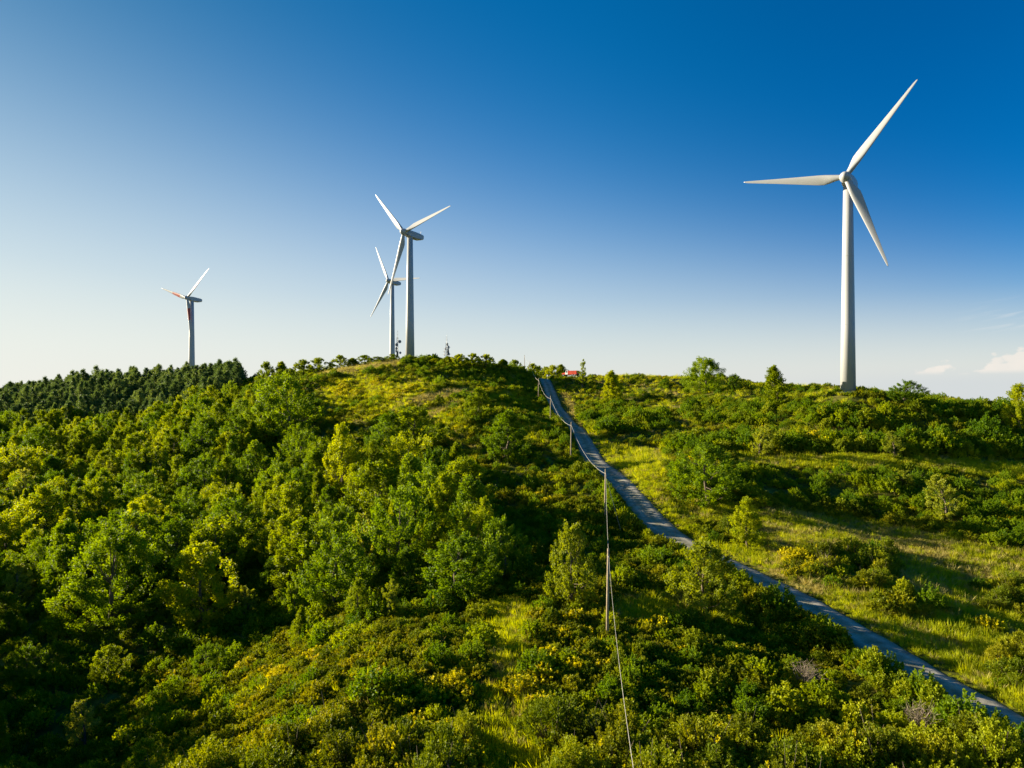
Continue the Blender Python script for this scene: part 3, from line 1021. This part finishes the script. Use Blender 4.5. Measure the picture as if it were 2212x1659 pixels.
# ------------------------------------------------------------------ shrubs
SHRUB_PLACE = [
    (lambda px, py: px > 1120 and py > 1335 and px < 1420, "in the dense scrub left of the cable, below the nearest pole"),
    (lambda px, py: px >= 1420 and py > 1300, "in the dense scrub at bottom right beside the gravel road"),
    (lambda px, py: px < 1120 and py > 1300, "in the scrub left of the grassy corridor"),
    (lambda px, py: px > 1450, "on the grass right of the road"),
    (lambda px, py: True, "in the scrub around the nearest power poles"),
]


def clear_of_trees(x, y, m=.6):
    return all((x - a) ** 2 + (y - b) ** 2 > (r * m) ** 2 for a, b, r in taken)


X, Y, Zg, px, py, g = scatter(-40, 75, 34, 105, 1.7, 51)
rd = road_dist(X, Y)
grassy = any_in(GRASS + DRY, px, py) & ~any_in(HEDGES, px, py)
ok = in_view(px, py, 120, 0, 330) & (rd > 3.1) & ~grassy & ~inside(WOOD, px, py)
ok |= in_view(px, py, 120, 0, 330) & any_in(HEDGES, px, py) & (rd > 3.1)
idx = np.nonzero(ok)[0]
hedge_here = any_in(HEDGES, px, py)
idx = idx[np.argsort(Y[idx] - 200 * hedge_here[idx])]
near_y = 0
n_sh = n_br = 0
for i in idx:
    if n_sh >= 288:
        break
    if not clear_of_trees(X[i], Y[i]):
        continue
    near_y = max(near_y, 0 if hedge_here[i] else Y[i])
    where = next(t for f_, t in SHRUB_PLACE if f_(px[i], py[i]))
    if bool(any_in(HEDGES, px[i], py[i])):
        if g.uniform() < .3:
            continue
        hs_ = g.uniform(.65, 1.3)
    else:
        hs_ = g.uniform(.95, 1.5)
    yellow = bool(any_in(GORSE, px[i], py[i])) and g.uniform() < .75 or g.uniform() < .02
    s = hs_ * (.62 if rd[i] < 4.6 else .85 if rd[i] < 6 else 1)
    if yellow:
        n_br += 1
        make_plant('broom_shrub', BROOM[int(g.integers(3))], ('foliage', 'stems'), X[i], Y[i], s, g.uniform(0, 6.28), "yellow-flowering broom shrub " + where, 'shrub', "flowering broom shrubs")
    else:
        n_sh += 1
        k = int(g.integers(5))
        make_plant('juniper_shrub', JUN[k], ('foliage', 'stems'), X[i], Y[i], s, g.uniform(0, 6.28), ("spiky green shrub ", "tall spiky green shrub ", "low spreading green shrub ", "olive green shrub ", "rounded olive shrub ")[k] + where, 'shrub', "juniper and thorn shrubs of the near scrub", s * g.uniform(.8, 1.2))
print("shrubs", n_sh, "broom", n_br, "to", near_y)
for k, (bx, by, bs, lab) in enumerate([
        (1130, 1515, 1.25, "largest yellow-flowering broom at the edge of the grassy corridor, left of the cable"),
        (1172, 1535, 1.0, "yellow broom just below the largest flowering broom by the grassy corridor"),
        (1095, 1490, .8, "small yellow broom up the slope from the largest flowering broom"),
        (985, 1490, 1.0, "yellow broom on the left rim of the grassy corridor"),
        (1010, 1455, .8, "small yellow broom at the upper left rim of the grassy corridor"),
        (1135, 1250, .9, "orange-yellow broom in the dark gap left of the pale leafy young tree"),
        (535, 1450, 1.0, "yellow broom in the lower left scrub above the shaded gully"),
        (600, 1465, .9, "second yellow broom in the lower left scrub, right of the first"),
        (2135, 1365, 1.2, "bright yellow broom on the grass by the right edge of the photo"),
        (1715, 1250, 1.0, "yellow broom at the left foot of the hedge clump on the meadow"),
        (945, 1600, .9, "yellow-tipped broom near the bottom edge, left of the grassy corridor")]):
    x, y = stand(bx, by)
    make_plant('broom_shrub', BROOM[1 if k % 3 else 0], ('foliage', 'stems'), x, y, bs, k * 1.3, lab, 'shrub', "flowering broom shrubs")
for k, (bx, by, lab) in enumerate([(1745, 1500, "bare grey-brown twiggy shrub in the scrub below the road"), (1790, 1235, "bare grey-brown shrub in the hedge clump on the meadow"), (1980, 1600, "leafless brown shrub under the lit bush at bottom right")]):
    x, y = stand(bx, by)
    o = obj('dead_shrub', DEADS[k % 2], None, (x, y, gz(x, y)), (0, 0, k))
    o.scale = (.95, .95, 1.1)
    tag(o, lab, 'shrub')

# ---- the uncountable growth: instanced on points
def stuff(name, tmpl, X, Y, Zg, rot, scl, idx, label, cat):
    col = bpy.data.collections.new(name + "_sources")
    for k, me in enumerate(tmpl):
        col.objects.link(bpy.data.objects.new("%s_source_%02d" % (name, k), me))
    me = bpy.data.meshes.new(name)
    me.vertices.add(len(X))
    me.vertices.foreach_set('co', np.stack([X, Y, Zg], 1).ravel().astype(np.float32))
    for an, tp, arr in (('rot', 'FLOAT_VECTOR', rot), ('scl', 'FLOAT_VECTOR', scl)):
        me.attributes.new(an, tp, 'POINT').data.foreach_set('vector', arr.ravel().astype(np.float32))
    me.attributes.new('idx', 'INT', 'POINT').data.foreach_set('value', idx.astype(np.int32))
    o = obj(name, me)
    ng = bpy.data.node_groups.new(name, 'GeometryNodeTree')
    ng.interface.new_socket('Geometry', in_out='INPUT', socket_type='NodeSocketGeometry')
    ng.interface.new_socket('Geometry', in_out='OUTPUT', socket_type='NodeSocketGeometry')
    N, L = ng.nodes.new, ng.links.new
    gi, go = N('NodeGroupInput'), N('NodeGroupOutput')
    ci = N('GeometryNodeCollectionInfo')
    ci.inputs[0].default_value = col
    ci.inputs['Separate Children'].default_value = True
    ci.inputs['Reset Children'].default_value = True
    ip = N('GeometryNodeInstanceOnPoints')
    ip.inputs['Pick Instance'].default_value = True

    def attr(n, t):
        a = N('GeometryNodeInputNamedAttribute')
        a.data_type = t
        a.inputs['Name'].default_value = n
        return next(s for s in a.outputs if s.enabled and s.name == 'Attribute')
    L(gi.outputs[0], ip.inputs['Points'])
    L(ci.outputs[0], ip.inputs['Instance'])
    L(attr('idx', 'INT'), ip.inputs['Instance Index'])
    L(attr('rot', 'FLOAT_VECTOR'), ip.inputs['Rotation'])
    L(attr('scl', 'FLOAT_VECTOR'), ip.inputs['Scale'])
    L(ip.outputs[0], go.inputs[0])
    md = o.modifiers.new('grow', 'NODES')
    md.node_group = ng
    tag(o, label, cat, None, 'stuff')
    return o


def spin(g, n):
    return np.stack([g.normal(size=n) * .06, g.normal(size=n) * .06, g.uniform(0, 6.28, n)], 1)


if far_wood:
    fw = np.array(far_wood)
    n = len(fw)
    crowns = [TREES['round'][0][0], TREES['upright'][0][0], TREES['bush'][0][0], TREES['round'][1][0]]
    u = fw[:, 3] / 8.0
    stuff('broadleaf_wood', crowns, fw[:, 0], fw[:, 1], fw[:, 2] - .2, spin(g, n), np.stack([u * 1.05, u * 1.05, u], 1), g.integers(0, 4, n), "far broadleaf growth along the upper edge of the wood below the pines", 'wood')
n = len(rest)
if n:
    u = g.uniform(.6, 1.0, n)
    stuff('pine_wood', PINES, X_P[rest], Y_P[rest], Z_P[rest] - .1, spin(g, n), np.stack([u, u, u * g.uniform(.8, 1.25, n)], 1), g.integers(0, 6, n), "far dark pine wood continuing behind the nearer pines on the left hill", 'wood')
# scrub: everything shrubby beyond the nearest individuals, plus undergrowth in the wood
SC = [make_shrub(110 + k, H, r_, 80, 22, .16, MAT[m], fl)[0] for k, (H, r_, m, fl) in enumerate([(1.5, 1.4, 'scrub', 0), (1.9, 1.2, 'juniper', 0), (1.2, 1.5, 'scrub', .04), (2.2, 1.5, 'leaf_dark', 0), (1.7, 1.5, 'leaf_mid', 0), (1.3, 1.2, 'scrub', .6), (1.1, 1.3, 'scrub', .8)])]
X, Y, Zg, px, py, g = scatter(-240, 150, 30, 300, 1.75, 61)
rd = road_dist(X, Y)
grassy = any_in(GRASS + DRY, px, py) & ~any_in(HEDGES, px, py)
wood = inside(WOOD, px, py)
ht = inside(HILLTOP, px, py)
bank = inside(BANK, px, py)
pn = patch_noise(X, Y)
prob = np.where(wood, .85, .86)
prob = np.where((Y > 236) & (X > -95) & (X < 12), .97, prob)
prob = np.where(ht & (Y < 236), np.where(pn > -.35, .92, .5), prob)
prob = np.where(bank, .95, prob)
thick = any_in(THICKET, px, py) | ((Y > 231) & (Y < 262) & (X > -95) & (X < 3) & (g.uniform(0, 1, len(X)) < .7))
prob = np.where(thick, 1.0, np.where((X > 16) & (Y > 108), prob * .8, prob))
ok = in_view(px, py, 700, 0, 700) & (rd > 3.3) & (~grassy) & (g.uniform(0, 1, len(X)) < prob) & ~inside(PINEWOOD, X, Y)
ok &= wood | (Y > near_y) | (X < -40) | (X > 75)
sel = np.nonzero(ok)[0]
n = len(sel)
gor = any_in(GORSE, px[sel], py[sel])
u = g.uniform(0, 1, n)
kind = np.where(u < .26, 0, np.where(u < .44, 1, np.where(u < .68, 2, np.where(u < .84, 3, 4))))
kind = np.where((g.uniform(0, 1, n) < np.where(gor, .85, np.where(patch_noise(X[sel], Y[sel], 2) > .8, .25, .03))), 5 + (u > .5), kind)
kind = np.where(thick[sel] & (kind < 5), np.where(u < .35, 1, np.where(u < .7, 3, 4)), kind)
kind = np.where(bank[sel] & (u < .8), np.where(u < .4, 3, 4), kind)
kind = np.where(wood[sel] & (u > .35), np.where(u > .7, 3, 4), kind)
s = g.uniform(.6, 1.25, n) * np.where(ht[sel], 1.0, 1) * np.where(bank[sel], 1.1, 1) * np.where(thick[sel], np.where(Y[sel] > 225, 1.15, 1.75), 1) * np.where(wood[sel], 1.0, 1)
s *= .85 + .3 * np.clip(pn[sel], -1, 1)
s *= np.where((Y[sel] > 150) & (X[sel] > 18), .75, 1)
scl = np.stack([s * g.uniform(.9, 1.2, n), s * g.uniform(.9, 1.2, n), s * g.uniform(.75, 1.15, n)], 1)
stuff('scrub', SC, X[sel], Y[sel], Zg[sel] - .05, spin(g, n), scl, kind, "low mixed scrub with yellow gorse covering the hillside beyond the nearest shrubs", 'scrub')
print("scrub", n)

# tall shrubs crowding the left edge of the track
HEDGE_N = 0
t_ = np.gradient(ROAD, axis=0)
t_ /= np.linalg.norm(t_, axis=1)[:, None]
g = np.random.default_rng(83)
hx, hy = [], []
for i in range(len(ROAD)):
    if 26 < ROAD[i, 1] < 285:
        for off in (3.2, 4.5):
            if g.uniform() < (.95 if off < 4 else .7):
                if ROAD[i, 1] < 100 and off < 4 and g.uniform() < .5:
                    continue
                hx.append(ROAD[i, 0] - t_[i, 1] * (off + g.uniform(-.5, .6)))
                hy.append(ROAD[i, 1] + t_[i, 0] * off + g.uniform(-1, 1))
hx, hy = np.array(hx), np.array(hy)
n = len(hx)
s = g.uniform(.9, 1.4, n) * np.where(hy < 105, np.where(road_dist(hx, hy) < 4.0, .72, 1.1), np.where(road_dist(hx, hy) < 4.0, .5, .95))
u = g.uniform(0, 1, n)
stuff('hedgerow', SC, hx, hy, ground_z(hx, hy) - .05, spin(g, n), np.stack([s * .9, s * .9, s * g.uniform(.85, 1.2, n)], 1), np.where(u < .3, 0, np.where(u < .6, 1, np.where(u < .85, 3, 4))), "continuous shrubby growth crowding the left edge of the gravel road", 'hedgerow')

# low growth filling the floor between the near shrubs
X, Y, Zg, px, py, g = scatter(-42, 70, 32, 110, .95, 67)
rd = road_dist(X, Y)
ok = in_view(px, py, 150, 0, 350) & (rd > 2.9) & ~any_in(GRASS + DRY, px, py)
sel = np.nonzero(ok)[0]
n = len(sel)
u = g.uniform(0, 1, n)
s = g.uniform(.32, .68, n) * (1 + .25 * patch_noise(X[sel], Y[sel], 4))
stuff('undergrowth', SC, X[sel], Y[sel], Zg[sel] - .05, spin(g, n), np.stack([s * 1.15, s * 1.15, s], 1), np.where(u < .35, 0, np.where(u < .6, 1, np.where(u < .9, 2, np.where(u < .97, 4, 5)))), "low leafy growth covering the ground between the near shrubs", 'undergrowth')
print("undergrowth", n)

# grass
TF = [make_tuft(130, .9, .32, 60, MAT['grass']), make_tuft(131, .65, .36, 64, MAT['grass']), make_tuft(132, .9, .3, 36, MAT['dry'], .03), make_tuft(133, .6, .34, 46, MAT['dry'], .03)]
X1, Y1, Z1, px1, py1, g = scatter(-30, 130, 30, 130, .50, 71)
gr = any_in(GRASS, px1, py1)
rd1 = road_dist(X1, Y1)
sel1 = np.nonzero(in_view(px1, py1, 700, 0, 400) & (rd1 > 1.85) & (gr | (rd1 < 4.2) | (g.uniform(0, 1, len(X1)) < .05)) & ~inside(WOOD, px1, py1))[0]
X2, Y2, Z2, px2, py2, g2 = scatter(-110, 150, 130, 290, .95, 72)
rd2 = road_dist(X2, Y2)
gr2 = any_in(GRASS + DRY, px2, py2)
sel2 = np.nonzero(in_view(px2, py2, 500, 0, 0) & (rd2 > 2.4) & (gr2 | (rd2 < 5) | inside(HILLTOP, px2, py2) | (g2.uniform(0, 1, len(X2)) < .25)) & ~inside(WOOD, px2, py2))[0]
X = np.concatenate([X1[sel1], X2[sel2]])
Y = np.concatenate([Y1[sel1], Y2[sel2]])
Zg = np.concatenate([Z1[sel1], Z2[sel2]])
pxa = np.concatenate([px1[sel1], px2[sel2]])
pya = np.concatenate([py1[sel1], py2[sel2]])
n = len(X)
dry = any_in(DRY, pxa, pya)
u = g.uniform(0, 1, n)
gold = (pxa > 1640) & (pya < 1290) & (pya > 1060)
pd = np.where(dry, .9, np.where(gold, .62 + .3 * patch_noise(X, Y, 3), np.clip(.12 + .25 * patch_noise(X, Y, 1), .03, .6)))
kind = np.where(g.uniform(0, 1, n) < pd, np.where(u < .5, 2, 3), np.where(u < .5, 0, 1))
s = g.uniform(.6, 1.2, n) * np.where(Y > 130, 1.35, 1) * np.where(road_dist(X, Y) < 2.3, .35, np.where(road_dist(X, Y) < 3.2, .65, 1))
stuff('grass', TF, X, Y, Zg - .03, spin(g, n), np.stack([s * 1.1, s * 1.1, s * g.uniform(.7, 1.2, n)], 1), kind, "long yellow-green grass of the meadow and the road verges", 'grass')
print("grass", n)

# ------------------------------------------------------------------ wind turbines
BL = 24.0


def blade_mesh(name, mat):
    """lofted blade along +Z, chord across X (trailing edge towards -X), front face towards -Y"""
    st = [0, .02, .05, .09, .14, .19, .25, .35, .5, .65, .8, .9, .96, .99, 1.0]
    ch = [1.15, 1.15, 1.2, 1.5, 2.0, 2.35, 2.3, 2.02, 1.6, 1.2, .85, .62, .46, .28, .10]
    tk = [1.0, 1.0, .95, .68, .46, .34, .28, .24, .21, .19, .17, .16, .16, .16, .16]
    tw = [16, 16, 16, 15, 14, 12.5, 11, 8, 5, 3, 1.2, .4, 0, 0, 0]
    mb = MB()
    n = 20
    rings = []
    for s, c, t, w in zip(st, ch, tk, tw):
        ring = []
        blend = min(1, max(0, (s - .03) / .13))
        for k in range(n):
            a = 2 * math.pi * k / n
            # circle at the root, airfoil outboard
            xc, yc = math.cos(a) * .5, math.sin(a) * .5
            q = (1 - math.cos(a)) / 2
            th = 5 * t * (.2969 * math.sqrt(q) - .126 * q - .3516 * q * q + .2843 * q ** 3 - .1036 * q ** 4)
            xa, ya = .3 - q, (th if math.sin(a) >= 0 else -th * .8)
            x = (xc * (1 - blend) + xa * blend) * c
            y = (yc * (1 - blend) + ya * blend) * c
            r = R(w + 4)
            ring.append((x * math.cos(r) + y * math.sin(r), -x * math.sin(r) + y * math.cos(r) - .012 * BL * s * s, s * BL))
        rings.append(ring)
    mb.loft(rings)
    return mb.mesh(name, [mat], True)


BLADE_W = blade_mesh("blade", MAT['paint'])
BLADE_R = blade_mesh("banded_blade", MAT['banded'])


def round_loft(profile, n=32, ax='z'):
    rings = []
    for h, r in profile:
        rings.append([(math.cos(2 * math.pi * k / n) * r, math.sin(2 * math.pi * k / n) * r, h) if ax == 'z' else (math.cos(2 * math.pi * k / n) * r, h, -math.sin(2 * math.pi * k / n) * r) for k in range(n)])
    return rings


def turbine(hub_px, hub_py, y, base_z, psi, phase, tilt, blade, label, rbase=1.72, long_nac=1.0):
    hx, hz = (hub_px - CX) / F * y, (CY - hub_py) / F * y + CAMZ
    nx, ny = math.sin(R(psi)), -math.cos(R(psi))       # the way the rotor faces
    over = 3.1
    tx, ty = hx - nx * over, y - ny * over
    z0 = gz(tx, ty) - .3 if base_z is None else base_z
    root = bpy.data.objects.new('wind_turbine', None)
    C.objects.link(root)
    root.location = (tx, ty, z0)
    tag(root, label, 'wind turbine', 'white wind turbines on the hill')
    H = hz - z0 - 1.25
    mb = MB()
    prof = [(0, rbase * 1.0), (H * .33, rbase * .88), (H * .66, rbase * .75), (H, rbase * .61)]
    mb.loft(round_loft(prof, 48))
    tw = obj('tower', mb.mesh('tower', [MAT['paint']], True), root)
    for fr in (.33, .66):
        mb = MB()
        r = rbase * (1 - .365 * fr) + .012
        mb.loft(round_loft([(H * fr - .05, r), (H * fr + .05, r)], 48))
        obj('flange', mb.mesh('flange', [MAT['seam']], True), tw)
    mb = MB()
    mb.loft(round_loft([(-.02, rbase * 1.45), (.32, rbase * 1.45), (.36, rbase * 1.25)], 32))
    obj('foundation', mb.mesh('foundation', [plain_mat('pale_concrete', (.5, .48, .44), .9)], False), root)
    mb = MB()
    mb.loft(round_loft([(0, rbase * .63), (.55, rbase * .60)], 32))
    obj('yaw_ring', mb.mesh('yaw_ring', [MAT['seam']], True), root, (0, 0, H - .3))
    # nacelle: local -Y is the way the rotor faces
    hub = bpy.data.objects.new('rotor_frame', None)
    yaw = math.atan2(nx, -ny)
    base_rot = Matrix.Translation((0, 0, H + 1.25)) @ Matrix.Rotation(yaw, 4, 'Z') @ Matrix.Rotation(R(-tilt), 4, 'X')
    bpy.data.objects.remove(hub)
    nac = MB()
    secs = [(-1.75, .98, -.95, .95), (-1.2, 1.18, -1.22, 1.12), (0, 1.25, -1.3, 1.22), (2.2, 1.25, -1.3, 1.25), (4.6 * long_nac, 1.2, -1.12, 1.22), (6.3 * long_nac, 1.0, -.6, 1.12), (6.6 * long_nac, .8, -.4, .95)]
    rings = []
    for yy, w, zb, zt in secs:
        c = .3
        rings.append([(w, yy, zb + c), (w, yy, zt - c), (w - c, yy, zt), (-w + c, yy, zt), (-w, yy, zt - c), (-w, yy, zb + c), (-w + c, yy, zb), (w - c, yy, zb)])
    nac.loft([list(reversed(r)) for r in rings])
    o = obj('nacelle', nac.mesh('nacelle', [MAT['paint']]), root)
    o.matrix_local = base_rot
    b = MB()
    b.tube([(0, 5.6 * long_nac, 1.2), (0, 5.6 * long_nac, 2.3)], .05, 6)
    b.box((-.35, 5.52 * long_nac, 2.25), (.35, 5.68 * long_nac, 2.33))
    obj('wind_vane', b.mesh('wind_vane', [MAT['steel']]), o)
    h = MB()
    h.loft(round_loft([(-over - 1.75, .12), (-over - 1.62, .5), (-over - 1.2, .95), (-over - .5, 1.22), (-over + .3, 1.3), (-over + 1.1, 1.22), (-over + 1.2, .9)], 32, 'y'))
    hb = obj('hub', h.mesh('hub', [MAT['paint']], True), root)
    hb.matrix_local = base_rot
    for k in range(3):
        a = R(phase + 120 * k)
        # blade +Z goes to angle a counter-clockwise as seen facing the rotor, with its trailing edge counter-clockwise of it
        bl = obj('blade', blade, root)
        bl.matrix_local = base_rot @ Matrix.Translation((0, -over, 0)) @ Matrix.Rotation(R(90) - a, 4, 'Y')
    return root


turbine(1826, 383, 161, None, -37, 52, 1, BLADE_W, "tallest white wind turbine at right, blade tips clear of the hilltop")
turbine(872.6, 502.5, 254, None, -37, 14, 4, BLADE_W, "middle white turbine on the hilltop with its rotor above the other hilltop turbine")
turbine(839.3, 607.5, 392, CAMZ + 7.5, -33, 118, 4, BLADE_W, "slim white turbine partly hidden behind the nearer hilltop turbine")
turbine(404.2, 644.3, 400, None, -27, 42, 4, BLADE_R, "white turbine with red-banded blades behind the pine wood", 1.9)

# ------------------------------------------------------------------ power poles and cables
POLES = [(1314, 1185, 60), (1308, 1013, 100), (1234, 912, 138), (1189.5, 855, 178), (1163.5, 817, 215), (1145, 781, 258), (1133, 767, 285)]
POLE_LABEL = ["nearest wooden power pole, weathered, standing behind the dense scrub in the foreground",
              "second wooden pole up the hill, with a thin stay wire leaning to the right",
              "third wooden pole, beside the left edge of the gravel road",
              "fourth wooden pole, slender, at the road's left edge",
              "fifth wooden pole, at the top end of the visible road",
              "leaning wooden pole on the hilltop above the road's end",
              "thin farthest wooden pole against the sky on the hilltop"]
tops = []
for k, (px, py, y) in enumerate(POLES):
    x, z = (px - CX) / F * y, (CY - py) / F * y + CAMZ
    zg = gz(x, y)
    root = bpy.data.objects.new('utility_pole', None)
    C.objects.link(root)
    root.location = (x, y, zg)
    tag(root, POLE_LABEL[k], 'power pole', 'wooden power poles along the track')
    H = z - zg
    lean = (-.012 * H, 0) if k < 5 else (-.13 * H, 0) if k == 5 else (0, 0)
    mb = MB()
    mb.tube([(lean[0], lean[1], -1), (lean[0] * .5, 0, H * .5), (0, 0, H)], [.135, .12, .09], 10)
    p = obj('shaft', mb.mesh('shaft', [MAT['pole']], True), root)
    mb = MB()
    mb.box((-.07, -.17, H - .95), (.07, -.10, H - .6))
    mb.tube([(0, -.17, H - .78), (0, -.28, H - .78), (0, -.30, H - .7)], .02, 6)
    obj('bracket', mb.mesh('bracket', [MAT['steel']]), root)
    mb = MB()
    mb.tube([(0, -.30, H - .74), (0, -.30, H - .66), (0, -.30, H - .58)], [.05, .07, .04], 8)
    obj('insulator', mb.mesh('insulator', [MAT['dish']], True), root)
    if k == 1:
        mb = MB()
        mb.tube([(.03, -.05, H - 1.0), (2.0, -2.2, gz(x + 2.0, y - 2.2) - zg)], .022, 5)
        obj('stay_wire', mb.mesh('stay_wire', [MAT['steel']]), root)
    if k == 4:
        mb = MB()
        mb.box((-.22, -.16, H - 1.3), (.22, .16, H - 1.0))
        mb.tube([(0, 0, H - .1), (0, 0, H + .45)], .03, 5)
        obj('cap_fitting', mb.mesh('cap_fitting', [MAT['darkplastic']]), root)
    tops.append(Vector((x, y - .30, z - .66)))
CABLE_LABEL = ["near cable sagging from the nearest pole down past the bottom edge of the photo",
               "cable between the nearest and the second wooden pole",
               "cable sagging between the second and the third wooden pole",
               "cable sagging between the third and the fourth wooden pole",
               "cable sagging between the fourth and the fifth wooden pole",
               "cable from the fifth pole up to the leaning hilltop pole",
               "cable from the leaning pole to the farthest hilltop pole"]
ends = [Vector(((1372 - CX) / F * 20, 20.0, (CY - 1700) / F * 20 + CAMZ + .2))] + tops
for k in range(len(ends) - 1):
    a, b = ends[k], ends[k + 1]
    sag = (1.0, 1.3, 1.7, 1.5, 1.5, 1.4, .8)[k]
    line = [a.lerp(b, t / 28) - Vector((0, 0, sag * 4 * (t / 28) * (1 - t / 28))) for t in range(29)]
    mb = MB()
    mb.tube(line, (.009, .015, .020, .024, .028, .030, .028)[k], 6)
    tag(obj('power_cable', mb.mesh('power_cable', [MAT['cable']], True)), CABLE_LABEL[k], 'cable', 'cables of the pole line')

# ------------------------------------------------------------------ antenna masts
def mast(px, top, y, base_row, lattice_frac, w, label, dishes, boxes):
    x = (px - CX) / F * y
    zt = (CY - top) / F * y + CAMZ
    z0 = gz(x, y)
    root = bpy.data.objects.new('antenna_mast', None)
    C.objects.link(root)
    root.location = (x, y, z0)
    tag(root, label, 'antenna mast')
    H = zt - z0
    hl = H * lattice_frac
    mb = MB()
    legs = [(w * math.cos(a), w * math.sin(a)) for a in (R(90), R(210), R(330))]
    n = int(hl / (w * 1.8))
    for lx, ly in legs:
        mb.tube([(lx, ly, -.5), (lx * .7, ly * .7, hl)], .085, 5)
    for i in range(n):
        za, zb = hl * i / n, hl * (i + 1) / n
        fa, fb = 1 - .3 * i / n, 1 - .3 * (i + 1) / n
        for j in range(3):
            p, q = legs[j], legs[(j + 1) % 3]
            mb.tube([(p[0] * fa, p[1] * fa, za), (q[0] * fb, q[1] * fb, zb)], .025, 4)
            mb.tube([(p[0] * fa, p[1] * fa, za), (q[0] * fa, q[1] * fa, za)], .02, 4)
    obj('lattice', mb.mesh('lattice', [MAT['steel']]), root)
    mb = MB()
    mb.tube([(0, 0, hl - .6), (0, 0, H)], [.11, .05], 6)
    for f_ in (.35, .5, .8):
        z = hl + (H - hl) * f_
        mb.tube([(-.5, 0, z), (.5, 0, z)], .03, 4)
    obj('whip_antenna', mb.mesh('whip_antenna', [MAT['steel']]), root)
    for (z, side, r, turn) in dishes:
        mb = MB()
        mb.loft(round_loft([(0, .12 * r), (.25 * r, .55 * r), (.5 * r, r), (.62 * r, r), (.64 * r, .9 * r)], 18, 'y'))
        mb.tube([(0, .1, 0), (0, -.5, 0)], .05, 5)
        o = obj('dish', mb.mesh('dish', [MAT['dish']], True), root, (side * w * 1.5, 0, H * z), (0, 0, R(turn)))
    for (z, side, s) in boxes:
        mb = MB()
        mb.box((-.22 * s, -.15 * s, -.55 * s), (.22 * s, .15 * s, .55 * s))
        mb.tube([(0, 0, -.3 * s), (-side * w, 0, -.3 * s)], .03, 4)
        obj('panel_antenna', mb.mesh('panel_antenna', [MAT['darkplastic']]), root, (side * w * 1.4, 0, H * z))


mast(858.5, 714, 335, 800, .85, .5, "thin lattice mast with small dark dishes between the two hilltop turbines", [(.75, 1.4, .8, 200), (.68, -.3, .8, 170), (.60, -.4, .7, 160), (.50, 1.7, .6, 210)], [(.54, -1.0, 1.1), (.49, .1, 1.8), (.45, -.4, 1.1)])
mast(965, 725, 300, 790, .79, .55, "lattice antenna mast with pale dishes right of the middle turbine", [(.66, 1.5, .75, 70), (.62, -1.1, .6, -60), (.54, -1.5, .6, -80), (.46, 1.7, .8, 80), (.45, -1.6, .7, -80)], [(.57, .9, 1.1), (.5, .8, 1.8), (.74, .5, 1.1)])

# ------------------------------------------------------------------ red truck on the hilltop
def truck():
    y = 233.0
    x = (1232 - CX) / F * y
    z = (CY - 813) / F * y + CAMZ
    z = max(z, gz(x, y))
    root = bpy.data.objects.new('truck', None)
    C.objects.link(root)
    root.location = (x, y, z)
    root.rotation_euler = (0, 0, R(-37))
    root.scale = (.85, .85, .8)
    tag(root, "red and white truck parked among bushes on the hilltop, beside the thin ragged tree", 'truck')
    mb = MB()
    mb.box((-3.3, -1.15, .55), (3.6, 1.15, .8))
    obj('chassis', mb.mesh('chassis', [MAT['tyre']]), root)
    mb = MB()
    mb.box((-.4, -1.2, .8), (3.6, 1.2, 2.25))
    for k in range(7):
        mb.box((-.3 + k * .62, -1.25, .8), (-.2 + k * .62, -1.2, 2.2))
    mb.box((-.45, -1.27, 2.22), (3.65, 1.27, 2.34))
    obj('cargo_body', mb.mesh('cargo_body', [MAT['red']]), root)
    mb = MB()
    r = [[(-.55, s, .8), (-.55, s, 2.45), (-1.5, s, 2.45), (-1.75, s, 1.7), (-1.8, s, .8)] for s in (-1.12, 1.12)]
    mb.loft(r)
    cab = obj('cab', mb.mesh('cab', [MAT['white']]), root)
    mb = MB()
    mb.box((-1.45, -1.14, 1.6), (-.75, -1.125, 2.25))
    obj('window', mb.mesh('window', [MAT['glass']]), cab)
    mb = MB()
    r = [[(-1.8, s, .7), (-1.8, s, 1.65), (-3.2, s, 1.4), (-3.35, s, .7)] for s in (-1.08, 1.08)]
    mb.loft(r)
    obj('bonnet', mb.mesh('bonnet', [MAT['red']]), root)
    for wx in (-2.6, 1.6, 2.8):
        for s in (-1, 1):
            w = MB()
            w.loft(round_loft([(-.16, .42), (-.14, .5), (.14, .5), (.16, .42)], 20, 'y'))
            wo = obj('wheel', w.mesh('wheel', [MAT['tyre']]), root, (wx, s * 1.0, .5))
            w = MB()
            w.loft(round_loft([(-.18, .22), (.18, .22)], 14, 'y'))
            obj('rim', w.mesh('rim', [MAT['steel']]), wo)


truck()
